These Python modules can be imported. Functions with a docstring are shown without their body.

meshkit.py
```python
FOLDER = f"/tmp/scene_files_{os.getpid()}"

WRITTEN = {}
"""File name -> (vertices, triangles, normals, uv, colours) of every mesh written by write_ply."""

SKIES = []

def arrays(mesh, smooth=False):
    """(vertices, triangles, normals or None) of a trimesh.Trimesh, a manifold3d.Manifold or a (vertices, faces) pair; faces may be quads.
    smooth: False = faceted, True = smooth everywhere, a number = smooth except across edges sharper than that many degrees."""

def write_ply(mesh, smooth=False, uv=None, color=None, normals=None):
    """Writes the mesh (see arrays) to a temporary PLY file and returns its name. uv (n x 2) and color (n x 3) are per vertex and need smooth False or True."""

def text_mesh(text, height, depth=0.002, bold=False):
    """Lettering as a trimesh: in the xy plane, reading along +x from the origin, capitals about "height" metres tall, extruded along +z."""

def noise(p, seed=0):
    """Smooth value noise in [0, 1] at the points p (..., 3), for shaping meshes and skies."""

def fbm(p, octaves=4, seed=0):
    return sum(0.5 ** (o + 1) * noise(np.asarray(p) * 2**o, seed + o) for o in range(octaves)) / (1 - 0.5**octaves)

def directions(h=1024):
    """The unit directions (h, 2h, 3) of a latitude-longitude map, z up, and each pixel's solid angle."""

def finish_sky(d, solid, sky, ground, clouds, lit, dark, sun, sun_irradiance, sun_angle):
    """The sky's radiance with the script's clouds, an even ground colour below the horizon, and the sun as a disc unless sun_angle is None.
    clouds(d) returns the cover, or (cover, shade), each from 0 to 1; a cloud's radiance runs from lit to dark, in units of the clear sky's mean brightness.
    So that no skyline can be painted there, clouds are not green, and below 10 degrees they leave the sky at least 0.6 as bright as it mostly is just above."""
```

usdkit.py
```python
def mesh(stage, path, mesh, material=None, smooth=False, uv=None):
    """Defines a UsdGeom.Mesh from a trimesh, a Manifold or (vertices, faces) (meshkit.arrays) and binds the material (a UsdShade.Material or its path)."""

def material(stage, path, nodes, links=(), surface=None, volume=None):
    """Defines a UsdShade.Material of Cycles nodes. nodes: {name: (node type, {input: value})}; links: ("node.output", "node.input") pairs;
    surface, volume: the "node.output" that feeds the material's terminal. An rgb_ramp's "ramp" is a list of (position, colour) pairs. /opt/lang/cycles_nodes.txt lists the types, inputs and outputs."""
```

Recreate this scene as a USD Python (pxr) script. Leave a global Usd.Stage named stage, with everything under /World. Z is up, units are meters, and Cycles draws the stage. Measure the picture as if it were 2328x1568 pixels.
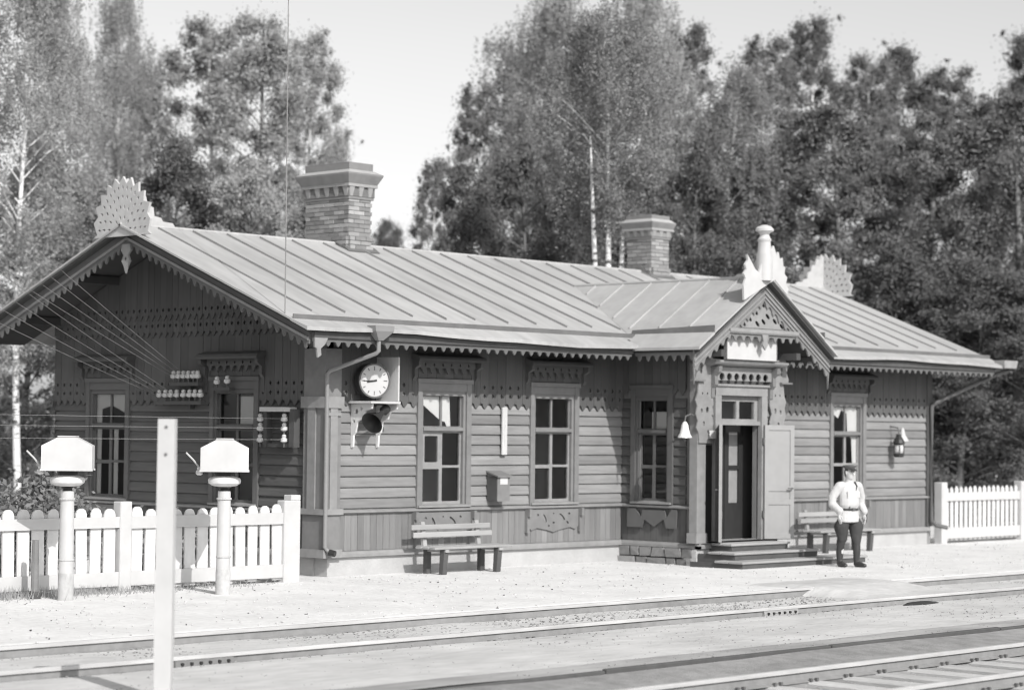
import math, random
import numpy as np, trimesh, manifold3d
from shapely.geometry import Polygon, box as sbox, Point
from shapely import affinity
from shapely.ops import unary_union
import usdkit, meshkit
from pxr import Usd, UsdGeom, UsdLux, UsdShade, Gf, Sdf, Vt

R = random.Random(7)
NR = np.random.default_rng(11)
stage = Usd.Stage.CreateInMemory()
UsdGeom.SetStageUpAxis(stage, UsdGeom.Tokens.z)
UsdGeom.SetStageMetersPerUnit(stage, 1.0)
UsdGeom.Xform.Define(stage, '/World')
UsdGeom.Scope.Define(stage, '/World/Looks')

# ------------------------------------------------------------------ camera, sky, sun, exposure
CAM = np.array([-23.40, -26.11, 2.30])
yaw, pitch, roll = np.radians([43.4, 2.19, 0.62])
fw = np.array([math.cos(yaw) * math.cos(pitch), math.sin(yaw) * math.cos(pitch), math.sin(pitch)])
r0 = np.array([math.sin(yaw), -math.cos(yaw), 0.0]); u0 = np.cross(r0, fw)
rt = r0 * math.cos(roll) + u0 * math.sin(roll); up = -r0 * math.sin(roll) + u0 * math.cos(roll)
cam = UsdGeom.Camera.Define(stage, '/World/camera')
cam.AddTransformOp().Set(Gf.Matrix4d(*rt, 0, *up, 0, *(-fw), 0, *CAM, 1))
cam.CreateHorizontalApertureAttr(36.0); cam.CreateVerticalApertureAttr(36.0 * 689 / 1024)
cam.CreateFocalLengthAttr(5086 * 36.0 / 2328)
cam.CreateClippingRangeAttr(Gf.Vec2f(0.1, 5000))
cam.CreateExposureAttr(-0.14)
cam.CreateFStopAttr(1.1); cam.CreateFocusDistanceAttr(29.0)
SUN_AZ, SUN_EL = math.radians(16), math.radians(37.5)
to_sun = np.array([-math.sin(SUN_AZ) * math.cos(SUN_EL), -math.cos(SUN_AZ) * math.cos(SUN_EL), math.sin(SUN_EL)])
sun = UsdLux.DistantLight.Define(stage, '/World/sun')
sun.CreateIntensityAttr(1.25); sun.CreateAngleAttr(0.5); sun.CreateColorAttr(Gf.Vec3f(1.0, 0.985, 0.97))
sun.GetPrim().CreateAttribute('inputs:normalize', Sdf.ValueTypeNames.Bool).Set(True)
zz = to_sun; xx = np.cross([0, 0, 1.0], zz); xx /= np.linalg.norm(xx); yy = np.cross(zz, xx)
sun.AddTransformOp().Set(Gf.Matrix4d(*xx, 0, *yy, 0, *zz, 0, 0, 0, 30, 1))
sky_m = usdkit.material(stage, '/World/Looks/sky', {
    's': ('sky_texture', {'sky_type': 'single_scattering', 'sun_disc': False, 'sun_elevation': SUN_EL,
                          'sun_rotation': math.atan2(to_sun[0], to_sun[1]), 'aerosol_density': 2.0, 'air_density': 1.0}),
    'w': ('rgb_to_bw', {}),
    'tc': ('texture_coordinate', {}), 'mp': ('mapping', {'scale': (1.0, 1.0, 2.2)}),
    'n': ('noise_texture', {'scale': 1.6, 'detail': 4.0, 'roughness': 0.5}),
    'r': ('map_range', {'from_min': 0.3, 'from_max': 0.7, 'to_min': 1.40, 'to_max': 1.55}),
    'mul': ('math', {'math_type': 'multiply'}),
    'cmb': ('combine_color', {}),
    'b': ('background_shader', {'strength': 0.15})},
    [('s.color', 'w.color'), ('tc.generated', 'mp.vector'), ('mp.vector', 'n.vector'), ('n.fac', 'r.value'), ('w.val', 'mul.value1'), ('r.result', 'mul.value2'),
     ('mul.value', 'cmb.r'), ('mul.value', 'cmb.g'), ('mul.value', 'cmb.b'), ('cmb.color', 'b.color')], surface='b.background')
dome = UsdLux.DomeLight.Define(stage, '/World/sky')
dome.GetPrim().SetCustomDataByKey('kind', 'structure')
UsdShade.MaterialBindingAPI.Apply(dome.GetPrim()).Bind(sky_m)

# ------------------------------------------------------------------ materials
def grey(name, base, var=0.12, scale=3.0, rough=0.75, stretch=(1, 1, 1), bump=0.0, bscale=40.0, rnd=0.0, spec=0.3, metal=0.0, tint=(1.0, 0.995, 0.99)):
    nodes = {'g': ('geometry', {}), 'mp': ('mapping', {'scale': stretch}),
             'n': ('noise_texture', {'scale': scale, 'detail': 6.0, 'roughness': 0.6}),
             'n2': ('noise_texture', {'scale': scale * 0.13, 'detail': 3.0}),
             'av': ('mix_float', {'fac': 0.45}),
             'r': ('map_range', {'from_min': 0.28, 'from_max': 0.72, 'to_min': base * (1 - var), 'to_max': base * (1 + var)}),
             'o': ('object_info', {}),
             'ro': ('map_range', {'from_min': 0.0, 'from_max': 1.0, 'to_min': 1 - rnd, 'to_max': 1 + rnd}),
             'm': ('math', {'math_type': 'multiply'}), 'c': ('combine_color', {}),
             'tr': ('math', {'math_type': 'multiply', 'value2': tint[1]}), 'tb': ('math', {'math_type': 'multiply', 'value2': tint[2]}),
             'p': ('principled_bsdf', {'roughness': rough, 'specular_ior_level': spec, 'metallic': metal})}
    links = [('g.position', 'mp.vector'), ('mp.vector', 'n.vector'), ('g.position', 'n2.vector'), ('n.fac', 'av.a'), ('n2.fac', 'av.b'), ('av.result', 'r.value'),
             ('o.random', 'ro.value'), ('r.result', 'm.value1'), ('ro.result', 'm.value2'), ('m.value', 'c.r'), ('m.value', 'tr.value1'), ('m.value', 'tb.value1'),
             ('tr.value', 'c.g'), ('tb.value', 'c.b'), ('c.color', 'p.base_color')]
    if bump:
        nodes['bn'] = ('noise_texture', {'scale': bscale, 'detail': 5.0, 'roughness': 0.65}); nodes['b'] = ('bump', {'strength': bump, 'distance': 0.02})
        links += [('mp.vector', 'bn.vector'), ('bn.fac', 'b.height'), ('b.normal', 'p.normal')]
    return usdkit.material(stage, '/World/Looks/' + name, nodes, links, surface='p.BSDF')

M = {}
M['sand'] = grey('sand', 0.55, 0.18, 9.0, 0.95, bump=0.5, bscale=14, spec=0.1)
M['dirt'] = grey('dirt', 0.30, 0.35, 4.0, 0.95, stretch=(0.3, 1, 1), bump=0.7, bscale=22, spec=0.1)
M['bench'] = grey('bench_wood', 0.28, 0.2, 5.0, 0.8, stretch=(0.4, 3, 3), rnd=0.1)
M['ballast'] = grey('ballast', 0.24, 0.35, 5.0, 0.95, bump=0.9, bscale=22, spec=0.1)
M['gravel'] = grey('gravel', 0.44, 0.24, 6.0, 0.95, stretch=(0.35, 1, 1), bump=0.7, bscale=22, spec=0.1)
M['soil'] = grey('soil', 0.09, 0.4, 1.0, 0.95, bump=0.8, bscale=8, spec=0.1)
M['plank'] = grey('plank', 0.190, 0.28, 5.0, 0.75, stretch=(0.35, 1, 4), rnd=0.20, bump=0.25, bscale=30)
M['gplank'] = grey('gable_plank', 0.085, 0.24, 5.0, 0.75, stretch=(1, 0.35, 4), rnd=0.18, bump=0.25, bscale=30)  # plank paint darkened to put the shade of gable and porch side into colour
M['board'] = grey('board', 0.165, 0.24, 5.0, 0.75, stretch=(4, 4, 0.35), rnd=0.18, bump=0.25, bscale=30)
M['frieze'] = grey('frieze_paint', 0.085, 0.16, 5.0, 0.75, stretch=(4, 4, 0.35), rnd=0.12, bump=0.25, bscale=30)  # board paint darkened to imitate shade below eaves and verges
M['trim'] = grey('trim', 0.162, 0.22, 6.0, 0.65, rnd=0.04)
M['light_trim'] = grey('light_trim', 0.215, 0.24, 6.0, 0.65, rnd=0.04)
M['dark_wood'] = grey('dark_wood', 0.07, 0.25, 6.0, 0.7)
M['soffit'] = grey('soffit', 0.06, 0.2, 4.0, 0.8)  # toned down to deepen the shade under the roof
M['white'] = grey('white_paint', 0.44, 0.12, 3.5, 0.6)
M['worn_white'] = grey('worn_white', 0.54, 0.16, 4.0, 0.75, stretch=(2, 2, 0.5), rnd=0.08, bump=0.2)
M['old_white'] = grey('old_white', 0.40, 0.18, 7.0, 0.8)
M['roof'] = grey('roof_metal', 0.33, 0.24, 2.2, 0.55, stretch=(2.5, 0.35, 1), rnd=0.05, spec=0.4)
M['roof_dim'] = grey('roof_porch', 0.33, 0.18, 3.5, 0.6, rnd=0.04, spec=0.3)
M['seam'] = grey('seam', 0.22, 0.1, 6.0, 0.6)
M['gutter'] = grey('gutter', 0.13, 0.3, 3.0, 0.6)
M['pipe'] = grey('pipe', 0.20, 0.12, 5.0, 0.5, spec=0.4)
M['brick'] = grey('brick', 0.24, 0.20, 9.0, 0.9, rnd=0.32, bump=0.3, bscale=60)
M['mortar'] = grey('mortar', 0.27, 0.15, 20.0, 0.95)
M['capstone'] = grey('capstone', 0.18, 0.2, 5.0, 0.8, bump=0.3)
M['stone'] = grey('stone', 0.19, 0.3, 4.0, 0.95, bump=0.8, bscale=12, rnd=0.3)
M['plinth'] = grey('plinth', 0.36, 0.16, 3.0, 0.95, bump=0.5, bscale=20)
M['black'] = grey('black_paint', 0.025, 0.2, 6.0, 0.5)
M['iron'] = grey('iron', 0.09, 0.3, 9.0, 0.6, spec=0.4)
M['steel'] = grey('rail_steel', 0.42, 0.25, 6.0, 0.4, stretch=(0.3, 3, 3), metal=0.1)
M['rust'] = grey('rail_rust', 0.20, 0.25, 8.0, 0.8)
M['sleeper'] = grey('sleeper', 0.42, 0.3, 3.0, 0.9, stretch=(6, 0.6, 3), rnd=0.12, bump=0.5)
M['room'] = grey('room', 0.65, 0.1, 2.0, 0.9)
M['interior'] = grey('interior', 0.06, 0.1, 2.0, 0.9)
M['curtain'] = usdkit.material(stage, '/World/Looks/curtain', {'d': ('diffuse_bsdf', {'color': (.8, .8, .79)}), 't': ('translucent_bsdf', {'color': (.6, .6, .6)}), 'm': ('mix_closure', {'fac': 0.3})}, [('d.BSDF', 'm.closure1'), ('t.BSDF', 'm.closure2')], surface='m.closure')
M['glass'] = usdkit.material(stage, '/World/Looks/glass', {'f': ('fresnel', {'IOR': 1.5}), 't': ('transparent_bsdf', {'color': (.92, .92, .92)}), 'g': ('glossy_bsdf', {'color': (.95, .95, .95), 'roughness': 0.05}), 'm': ('mix_closure', {})}, [('f.fac', 'm.fac'), ('t.BSDF', 'm.closure1'), ('g.BSDF', 'm.closure2')], surface='m.closure')
M['skin'] = grey('skin', 0.46, 0.05, 8.0, 0.55)
M['tunic'] = grey('tunic', 0.44, 0.12, 8.0, 0.85)
M['cloth_dark'] = grey('dark_cloth', 0.045, 0.2, 8.0, 0.85)
M['leather'] = grey('leather', 0.03, 0.2, 8.0, 0.35, spec=0.5)
M['bell'] = grey('bell_metal', 0.78, 0.06, 6.0, 0.3, metal=0.35)
M['door'] = grey('door_paint', 0.26, 0.12, 4.0, 0.6)
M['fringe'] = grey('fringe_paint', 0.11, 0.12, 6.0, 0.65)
M['hood'] = grey('hood_paint', 0.075, 0.12, 6.0, 0.65)  # trim darkened so the window hoods sink into eave shade
M['gtrim'] = grey('gable_trim', 0.10, 0.12, 6.0, 0.65)  # shaded copy of trim, for the gable and the porch side
M['ceramic'] = grey('ceramic', 0.50, 0.03, 6.0, 0.25, spec=0.5)
M['birch'] = None
def bark(name, light, dark, thr):
    return usdkit.material(stage, '/World/Looks/' + name, {
        'g': ('texture_coordinate', {}), 'mp': ('mapping', {'scale': (1.2, 1.2, 3.2)}), 'n': ('noise_texture', {'scale': 1.7, 'detail': 5.0, 'roughness': 0.7}),
        'r': ('rgb_ramp', {'ramp': [(0, (dark,) * 3), (thr, (dark,) * 3), (thr + .07, (light,) * 3), (1, (light * 1.1,) * 3)]}), 'p': ('principled_bsdf', {'roughness': 0.85, 'specular_ior_level': 0.15})},
        [('g.object', 'mp.vector'), ('mp.vector', 'n.vector'), ('n.fac', 'r.fac'), ('r.color', 'p.base_color')], surface='p.BSDF')
M['birch'] = bark('birch_bark', 0.66, 0.08, 0.40)
M['bark'] = bark('dark_bark', 0.20, 0.07, 0.45)
def leaf(name, c, tr, var=0.35):
    return usdkit.material(stage, '/World/Looks/' + name, {
        'o': ('geometry', {}), 'oi': ('object_info', {}), 'a': ('math', {'math_type': 'add'}), 'f': ('math', {'math_type': 'fraction'}),
        'r': ('map_range', {'from_min': 0, 'from_max': 1, 'to_min': c * (1 - var), 'to_max': c * (1 + var)}),
        'c': ('combine_color', {}), 'k': ('math', {'math_type': 'multiply', 'value2': tr}), 'c2': ('combine_color', {}),
        'd': ('principled_bsdf', {'roughness': 0.5, 'specular_ior_level': 0.15}), 't': ('translucent_bsdf', {}), 'm': ('mix_closure', {'fac': 0.35})},
        [('o.random_per_island', 'a.value1'), ('oi.random', 'a.value2'), ('a.value', 'f.value1'), ('f.value', 'r.value'), ('r.result', 'c.r'), ('r.result', 'c.g'), ('r.result', 'c.b'), ('r.result', 'k.value1'),
         ('k.value', 'c2.r'), ('k.value', 'c2.g'), ('k.value', 'c2.b'), ('c.color', 'd.base_color'), ('c2.color', 't.color'), ('d.BSDF', 'm.closure1'), ('t.BSDF', 'm.closure2')], surface='m.closure')
M['leaf_pale'] = leaf('leaf_pale', 0.29, 1.3, .25)  # birch leaf tone, also painting the light veil over the left trees
M['leaf'] = leaf('leaf', 0.20, 1.2, .25)
M['leaf_dark'] = leaf('leaf_dark', 0.155, 1.1, .25)
M['grass'] = leaf('grass', 0.30, 1.1)

# ------------------------------------------------------------------ object helpers
taken = {}
def path_of(name, parent):
    base = (str(parent.GetPath()) if parent else '/World') + '/' + name
    n = taken.get(base, 0); taken[base] = n + 1
    return base if n == 0 else f'{base}_{n:03d}'
def tag(p, label=None, cat=None, group=None, kind=None):
    p = p.GetPrim() if hasattr(p, 'GetPrim') else p
    for k, v in (('label', label), ('category', cat), ('group', group), ('kind', kind)):
        if v: p.SetCustomDataByKey(k, v)
    return p
def obj(name, mesh, mat, parent=None, smooth=False, label=None, cat=None, group=None, kind=None):
    m = usdkit.mesh(stage, path_of(name, parent), mesh, M[mat] if isinstance(mat, str) else mat, smooth=smooth)
    return tag(m, label, cat, group, kind)
def thing(name, label, cat, loc=(0, 0, 0), rz=0.0, group=None, scale=None):
    x = UsdGeom.Xform.Define(stage, path_of(name, None))
    x.AddTranslateOp().Set(Gf.Vec3d(*map(float, loc)))
    if rz: x.AddRotateZOp().Set(math.degrees(rz))
    if scale: x.AddScaleOp().Set(Gf.Vec3f(*scale))
    return tag(x, label, cat, group)
def dup(src, loc, rz=0.0, label=None, group=None, scale=None):
    was = src.GetCustomData()
    n = src.GetName()
    base = n[:-4] if n[-4] == '_' and n[-3:].isdigit() else n
    p = thing(base, label or was['label'], was['category'], loc, rz, group or was.get('group'), scale)
    p.GetReferences().AddInternalReference(src.GetPath()); p.SetInstanceable(True)
    return p

class MB:
    def __init__(s): s.v, s.f, s.n = [], [], 0
    def add(s, v, f):
        s.v.append(np.asarray(v, float)); s.f.append(np.asarray(f, int) + s.n); s.n += len(v); return s
    def addm(s, m): return s.add(m.vertices, m.faces)
    def get(s): return np.vstack(s.v), np.vstack(s.f)
BF = np.array([[0, 2, 1], [0, 3, 2], [4, 5, 6], [4, 6, 7], [0, 1, 5], [0, 5, 4], [1, 2, 6], [1, 6, 5], [2, 3, 7], [2, 7, 6], [3, 0, 4], [3, 4, 7]])
def boxv(x0, x1, y0, y1, z0, z1):
    return np.array([[x0, y0, z0], [x1, y0, z0], [x1, y1, z0], [x0, y1, z0], [x0, y0, z1], [x1, y0, z1], [x1, y1, z1], [x0, y1, z1]], float)
def bx(x0, x1, y0, y1, z0, z1): return boxv(x0, x1, y0, y1, z0, z1), BF
def cham(x0, x1, y0, y1, z0, z1, c=0.012):
    p = sbox(x0, y0, x1, y1)
    m = manifold3d.Manifold.batch_hull([manifold3d.Manifold.cube((x1 - x0 - 2 * c, y1 - y0 - 2 * c, z1 - z0)).translate((x0 + c, y0 + c, z0)),
        manifold3d.Manifold.cube((x1 - x0, y1 - y0 - 2 * c, z1 - z0 - 2 * c)).translate((x0, y0 + c, z0 + c)),
        manifold3d.Manifold.cube((x1 - x0 - 2 * c, y1 - y0, z1 - z0 - 2 * c)).translate((x0 + c, y0, z0 + c))])
    return mani(m)
def mani(m):
    q = m.to_mesh(); return np.array(q.vert_properties[:, :3], float), np.array(q.tri_verts, int)
def ex(poly, h):
    out = MB()
    for g in getattr(poly, 'geoms', [poly]):
        if g.is_empty or g.area < 1e-6: continue
        out.addm(trimesh.creation.extrude_polygon(g, h, engine='earcut'))
    return out.get()
def hullpts(p):
    m = manifold3d.Manifold.hull_points(np.asarray(p, float)); return mani(m)
def tube(pts, rad, n=8, caps=True):
    p = np.asarray(pts, float); rad = np.broadcast_to(np.asarray(rad, float), (len(p),))
    t = np.gradient(p, axis=0); t /= np.linalg.norm(t, axis=1, keepdims=True) + 1e-12
    ref = np.array([0, 0, 1.0]) if abs(t[0][2]) < 0.9 else np.array([1.0, 0, 0])
    v = []
    for i in range(len(p)):
        a = np.cross(t[i], ref); a /= np.linalg.norm(a) + 1e-12; b = np.cross(t[i], a)
        ang = np.arange(n) * 2 * np.pi / n
        v.append(p[i] + rad[i] * (np.cos(ang)[:, None] * a + np.sin(ang)[:, None] * b))
    v = np.vstack(v); f = []
    for i in range(len(p) - 1):
        for j in range(n):
            a, b, c, d = i * n + j, i * n + (j + 1) % n, (i + 1) * n + (j + 1) % n, (i + 1) * n + j
            f += [[a, b, c], [a, c, d]]
    if caps:
        k = len(v); v = np.vstack([v, p[0], p[-1]])
        for j in range(n):
            f += [[k, (j + 1) % n, j], [k + 1, (len(p) - 1) * n + j, (len(p) - 1) * n + (j + 1) % n]]
    return v, np.array(f)
def lathe(prof, n=20):
    """prof: (radius, z) pairs from bottom to top"""
    prof = np.array(prof, float); ang = np.arange(n) * 2 * np.pi / n
    v = np.vstack([np.c_[r * np.cos(ang), r * np.sin(ang), np.full(n, z)] for r, z in prof]); f = []
    for i in range(len(prof) - 1):
        for j in range(n):
            a, b, c, d = i * n + j, i * n + (j + 1) % n, (i + 1) * n + (j + 1) % n, (i + 1) * n + j
            f += [[a, b, c], [a, c, d]]
    k = len(v); v = np.vstack([v, [0, 0, prof[0][1]], [0, 0, prof[-1][1]]])
    for j in range(n):
        f += [[k, (j + 1) % n, j], [k + 1, (len(prof) - 1) * n + j, (len(prof) - 1) * n + (j + 1) % n]]
    return v, np.array(f)
def move(m, d, rz=0.0):
    v, f = m; c, s = math.cos(rz), math.sin(rz)
    v = np.c_[v[:, 0] * c - v[:, 1] * s, v[:, 0] * s + v[:, 1] * c, v[:, 2]]
    return v + np.asarray(d, float), f
def join(*ms):
    b = MB()
    for m in ms: b.add(*m)
    return b.get()

class Frame:
    """u along a wall, o out of it, z up"""
    def __init__(s, org, u, o): s.org, s.u, s.o = map(lambda q: np.array(q, float), (org, u, o)); s.flip = np.dot(np.cross(s.u, s.o), [0, 0, 1]) < 0
    def pt(s, u, o, z): return s.org + s.u * u + s.o * o + np.array([0, 0, z])
    def arr(s, v): return s.org + v[:, :1] * s.u + v[:, 1:2] * s.o + np.c_[np.zeros((len(v), 2)), v[:, 2]]
    def box(s, u0, u1, o0, o1, z0, z1):
        v = s.arr(boxv(u0, u1, o0, o1, z0, z1)); return v, (BF[:, ::-1] if s.flip else BF)
    def sheet(s, u0, u1, o, z0, z1):
        v = np.array([s.pt(u0, o, z0), s.pt(u1, o, z0), s.pt(u1, o, z1), s.pt(u0, o, z1)]); f = np.array([[0, 1, 2], [0, 2, 3]])
        if np.dot(np.cross(v[1] - v[0], v[2] - v[0]), s.o) < 0: f = f[:, ::-1]
        return v, f
    def plate(s, poly, o0, o1):
        v, f = ex(poly, o1 - o0)
        w = s.arr(np.c_[v[:, 0], o0 + v[:, 2], v[:, 1]])
        return w, (f if s.flip else f[:, ::-1])
    def bar(s, prof, u0, u1):
        """profile of (o, z) swept along u"""
        n = len(prof); p = np.array(prof, float)
        v = np.vstack([np.c_[np.full(n, u), p] for u in (u0, u1)])
        f = [[i, (i + 1) % n, n + (i + 1) % n] for i in range(n)] + [[i, n + (i + 1) % n, n + i] for i in range(n)]
        f += [[0, i + 1, i] for i in range(1, n - 1)] + [[n, n + i, n + i + 1] for i in range(1, n - 1)]
        return s.arr(v), np.array(f)

def zpoly(*pts): return Polygon(pts)
def teeth(u0, u1, ztop, zb, pitch, depth, sharp=False):
    """a strip whose lower edge is cut into drops"""
    n = max(1, round((u1 - u0) / pitch)); p = (u1 - u0) / n
    pts = [(u0, ztop)]
    for i in range(n):
        a = u0 + i * p
        if sharp: pts += [(a, zb + depth), (a + p * .5, zb)]
        else: pts += [(a, zb + depth), (a + p * .26, zb + depth * .9), (a + p * .36, zb + depth * .35), (a + p * .5, zb), (a + p * .64, zb + depth * .35), (a + p * .74, zb + depth * .9)]
    pts += [(u1, zb + depth), (u1, ztop)]
    return Polygon(pts)
def dot(x, z, r=0.03): return Polygon([(x, z - r * 1.2), (x + r, z), (x, z + r * 1.2), (x - r, z)])

# ------------------------------------------------------------------ the setting: ground
def strip(name, pts, mat, kind='structure', z=None, nx=1, jit=0.0, **k):
    """a sheet swept along x from a y-z profile"""
    xs = np.linspace(pts['x'][0], pts['x'][1], pts.get('n', 2)); pr = pts['p']
    v = []
    for x in xs:
        for (y, z) in pr: v.append([x, y, z])
    v = np.array(v); m = len(pr); f = []
    for i in range(len(xs) - 1):
        for j in range(m - 1):
            a, b, c, d = i * m + j, i * m + j + 1, (i + 1) * m + j + 1, (i + 1) * m + j
            f += [[a, d, c], [a, c, b]]
    if jit: v[:, 2] += jit * (meshkit.fbm(v * [0.7, 0.7, 0.7], 4, 3) - 0.5)
    return obj(name, (v, np.array(f)), mat, kind=kind, smooth=True if jit else False)
RAILS = (-6.28, -8.07, -12.35, -14.02)
strip('ground', {'x': (-900, 900), 'p': [(900, -0.05), (9.0, -0.012), (-5, -0.012), (-5.2, -0.45), (-900, -0.45)]}, 'soil')
strip('platform', {'x': (-70, 70), 'n': 420, 'p': [(8.5, -0.004)] + [(y, 0.0) for y in np.arange(0.5, -6.2, -0.25)] + [(-6.20, -0.015), (-6.21, -0.4)]}, 'sand', jit=0.03)
strip('track_bed', {'x': (-70, 70), 'n': 420, 'p': [(-6.23, -0.115)] + [(y, -0.115) for y in np.arange(-6.4, -8.05, -0.2)]}, 'gravel', jit=0.05)
strip('path_between_tracks', {'x': (-70, 70), 'n': 420, 'p': [(-8.10, -0.13), (-8.3, -0.10)] + [(y, -0.085) for y in np.arange(-8.6, -10.9, -0.25)]}, 'gravel', jit=0.035)
strip('path_edge', {'x': (-70, 70), 'n': 420, 'p': [(-10.78, -.086), (-10.85, -0.084), (-11.05, -.086), (-11.26, -0.092)]}, 'dirt', jit=0.035)
strip('ballast', {'x': (-70, 70), 'n': 420, 'p': [(-11.31, -0.118), (-11.6, -.140), (-11.9, -.165), (-12.22, -0.195), (-12.42, -.285)] + [(y, -0.325) for y in np.arange(-12.6, -17.2, -0.25)]}, 'ballast', jit=0.06)

# ------------------------------------------------------------------ the station building
st = thing('station_building', 'long single-storey wooden railway station with carved trim and a light metal roof', 'building')
F0 = Frame((0, 0, 0), (1, 0, 0), (0, -1, 0))
G = Frame((0, 0, 0), (0, -1, 0), (-1, 0, 0))
S = Frame((7.1, 0, 0), (0, -1, 0), (-1, 0, 0))
D = Frame((0, -1.75, 0), (1, 0, 0), (0, -1, 0))
LEN, DEP = 17.0, 7.2
SL = 0.385
def rz_main(y): return 5.6 - SL * abs(3.6 - y)

def holes(u0, u1, z0, z1, wins):
    p = sbox(u0, z0, u1, z1)
    for (a, b, c, d) in wins: p = p.difference(sbox(a, c, b, d))
    return p
PRO = lambda h: [(0.0, 0.006), (0.034, 0.006), (0.040, 0.018), (0.034, h * .55), (0.014, h - 0.012), (0.0, h - 0.006)]
def planks(fr, u0, u1, z0, z1, mat, pitch=0.168):
    n = round((z1 - z0) / pitch); h = (z1 - z0) / n
    for i in range(n):
        # planks are not quite regular
        a, b = u0 + 0.002, u1 - 0.002
        pr = [(o + R.uniform(-.003, .003), z0 + i * h + z) for o, z in PRO(h)]
        obj('plank', fr.bar(pr, a, b), mat, st)
def boards(fr, u0, u1, z0, z1, name='base_board', w=0.14, o0=0.0, mat=None, point=0.0, holes_at=(), top=None):
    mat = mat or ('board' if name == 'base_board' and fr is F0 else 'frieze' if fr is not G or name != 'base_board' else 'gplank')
    n = max(1, round((u1 - u0) / w)); w = (u1 - u0) / n
    for i in range(n):
        a, b = u0 + i * w + 0.0025, u0 + (i + 1) * w - 0.0025
        za, zb = (top(a), top(b)) if top else (z1, z1)
        if za - z0 < 0.06 or zb - z0 < 0.06: continue
        if point: p = Polygon([(a, za), (a, z0 + point), (a + w * .3, z0 + point * .8), (a + w * .42, z0 + point * .15), ((a + b) / 2 + w * .12, z0), (b - w * .12, z0 + point * .5), (b, z0 + point), (b, zb)])
        else: p = sbox(a, z0, b, z1) if not top else Polygon([(a, z0), (b, z0), (b, zb), (a, za)])
        for zh in holes_at:
            if zh - 0.05 > z0 + point and zh + .05 < min(za, zb): p = p.difference(dot((a + b) / 2, zh, 0.034))
        t = R.uniform(-.003, .003)
        obj(name, fr.plate(p, o0 + t, o0 + 0.024 + t), mat, st)

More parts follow.
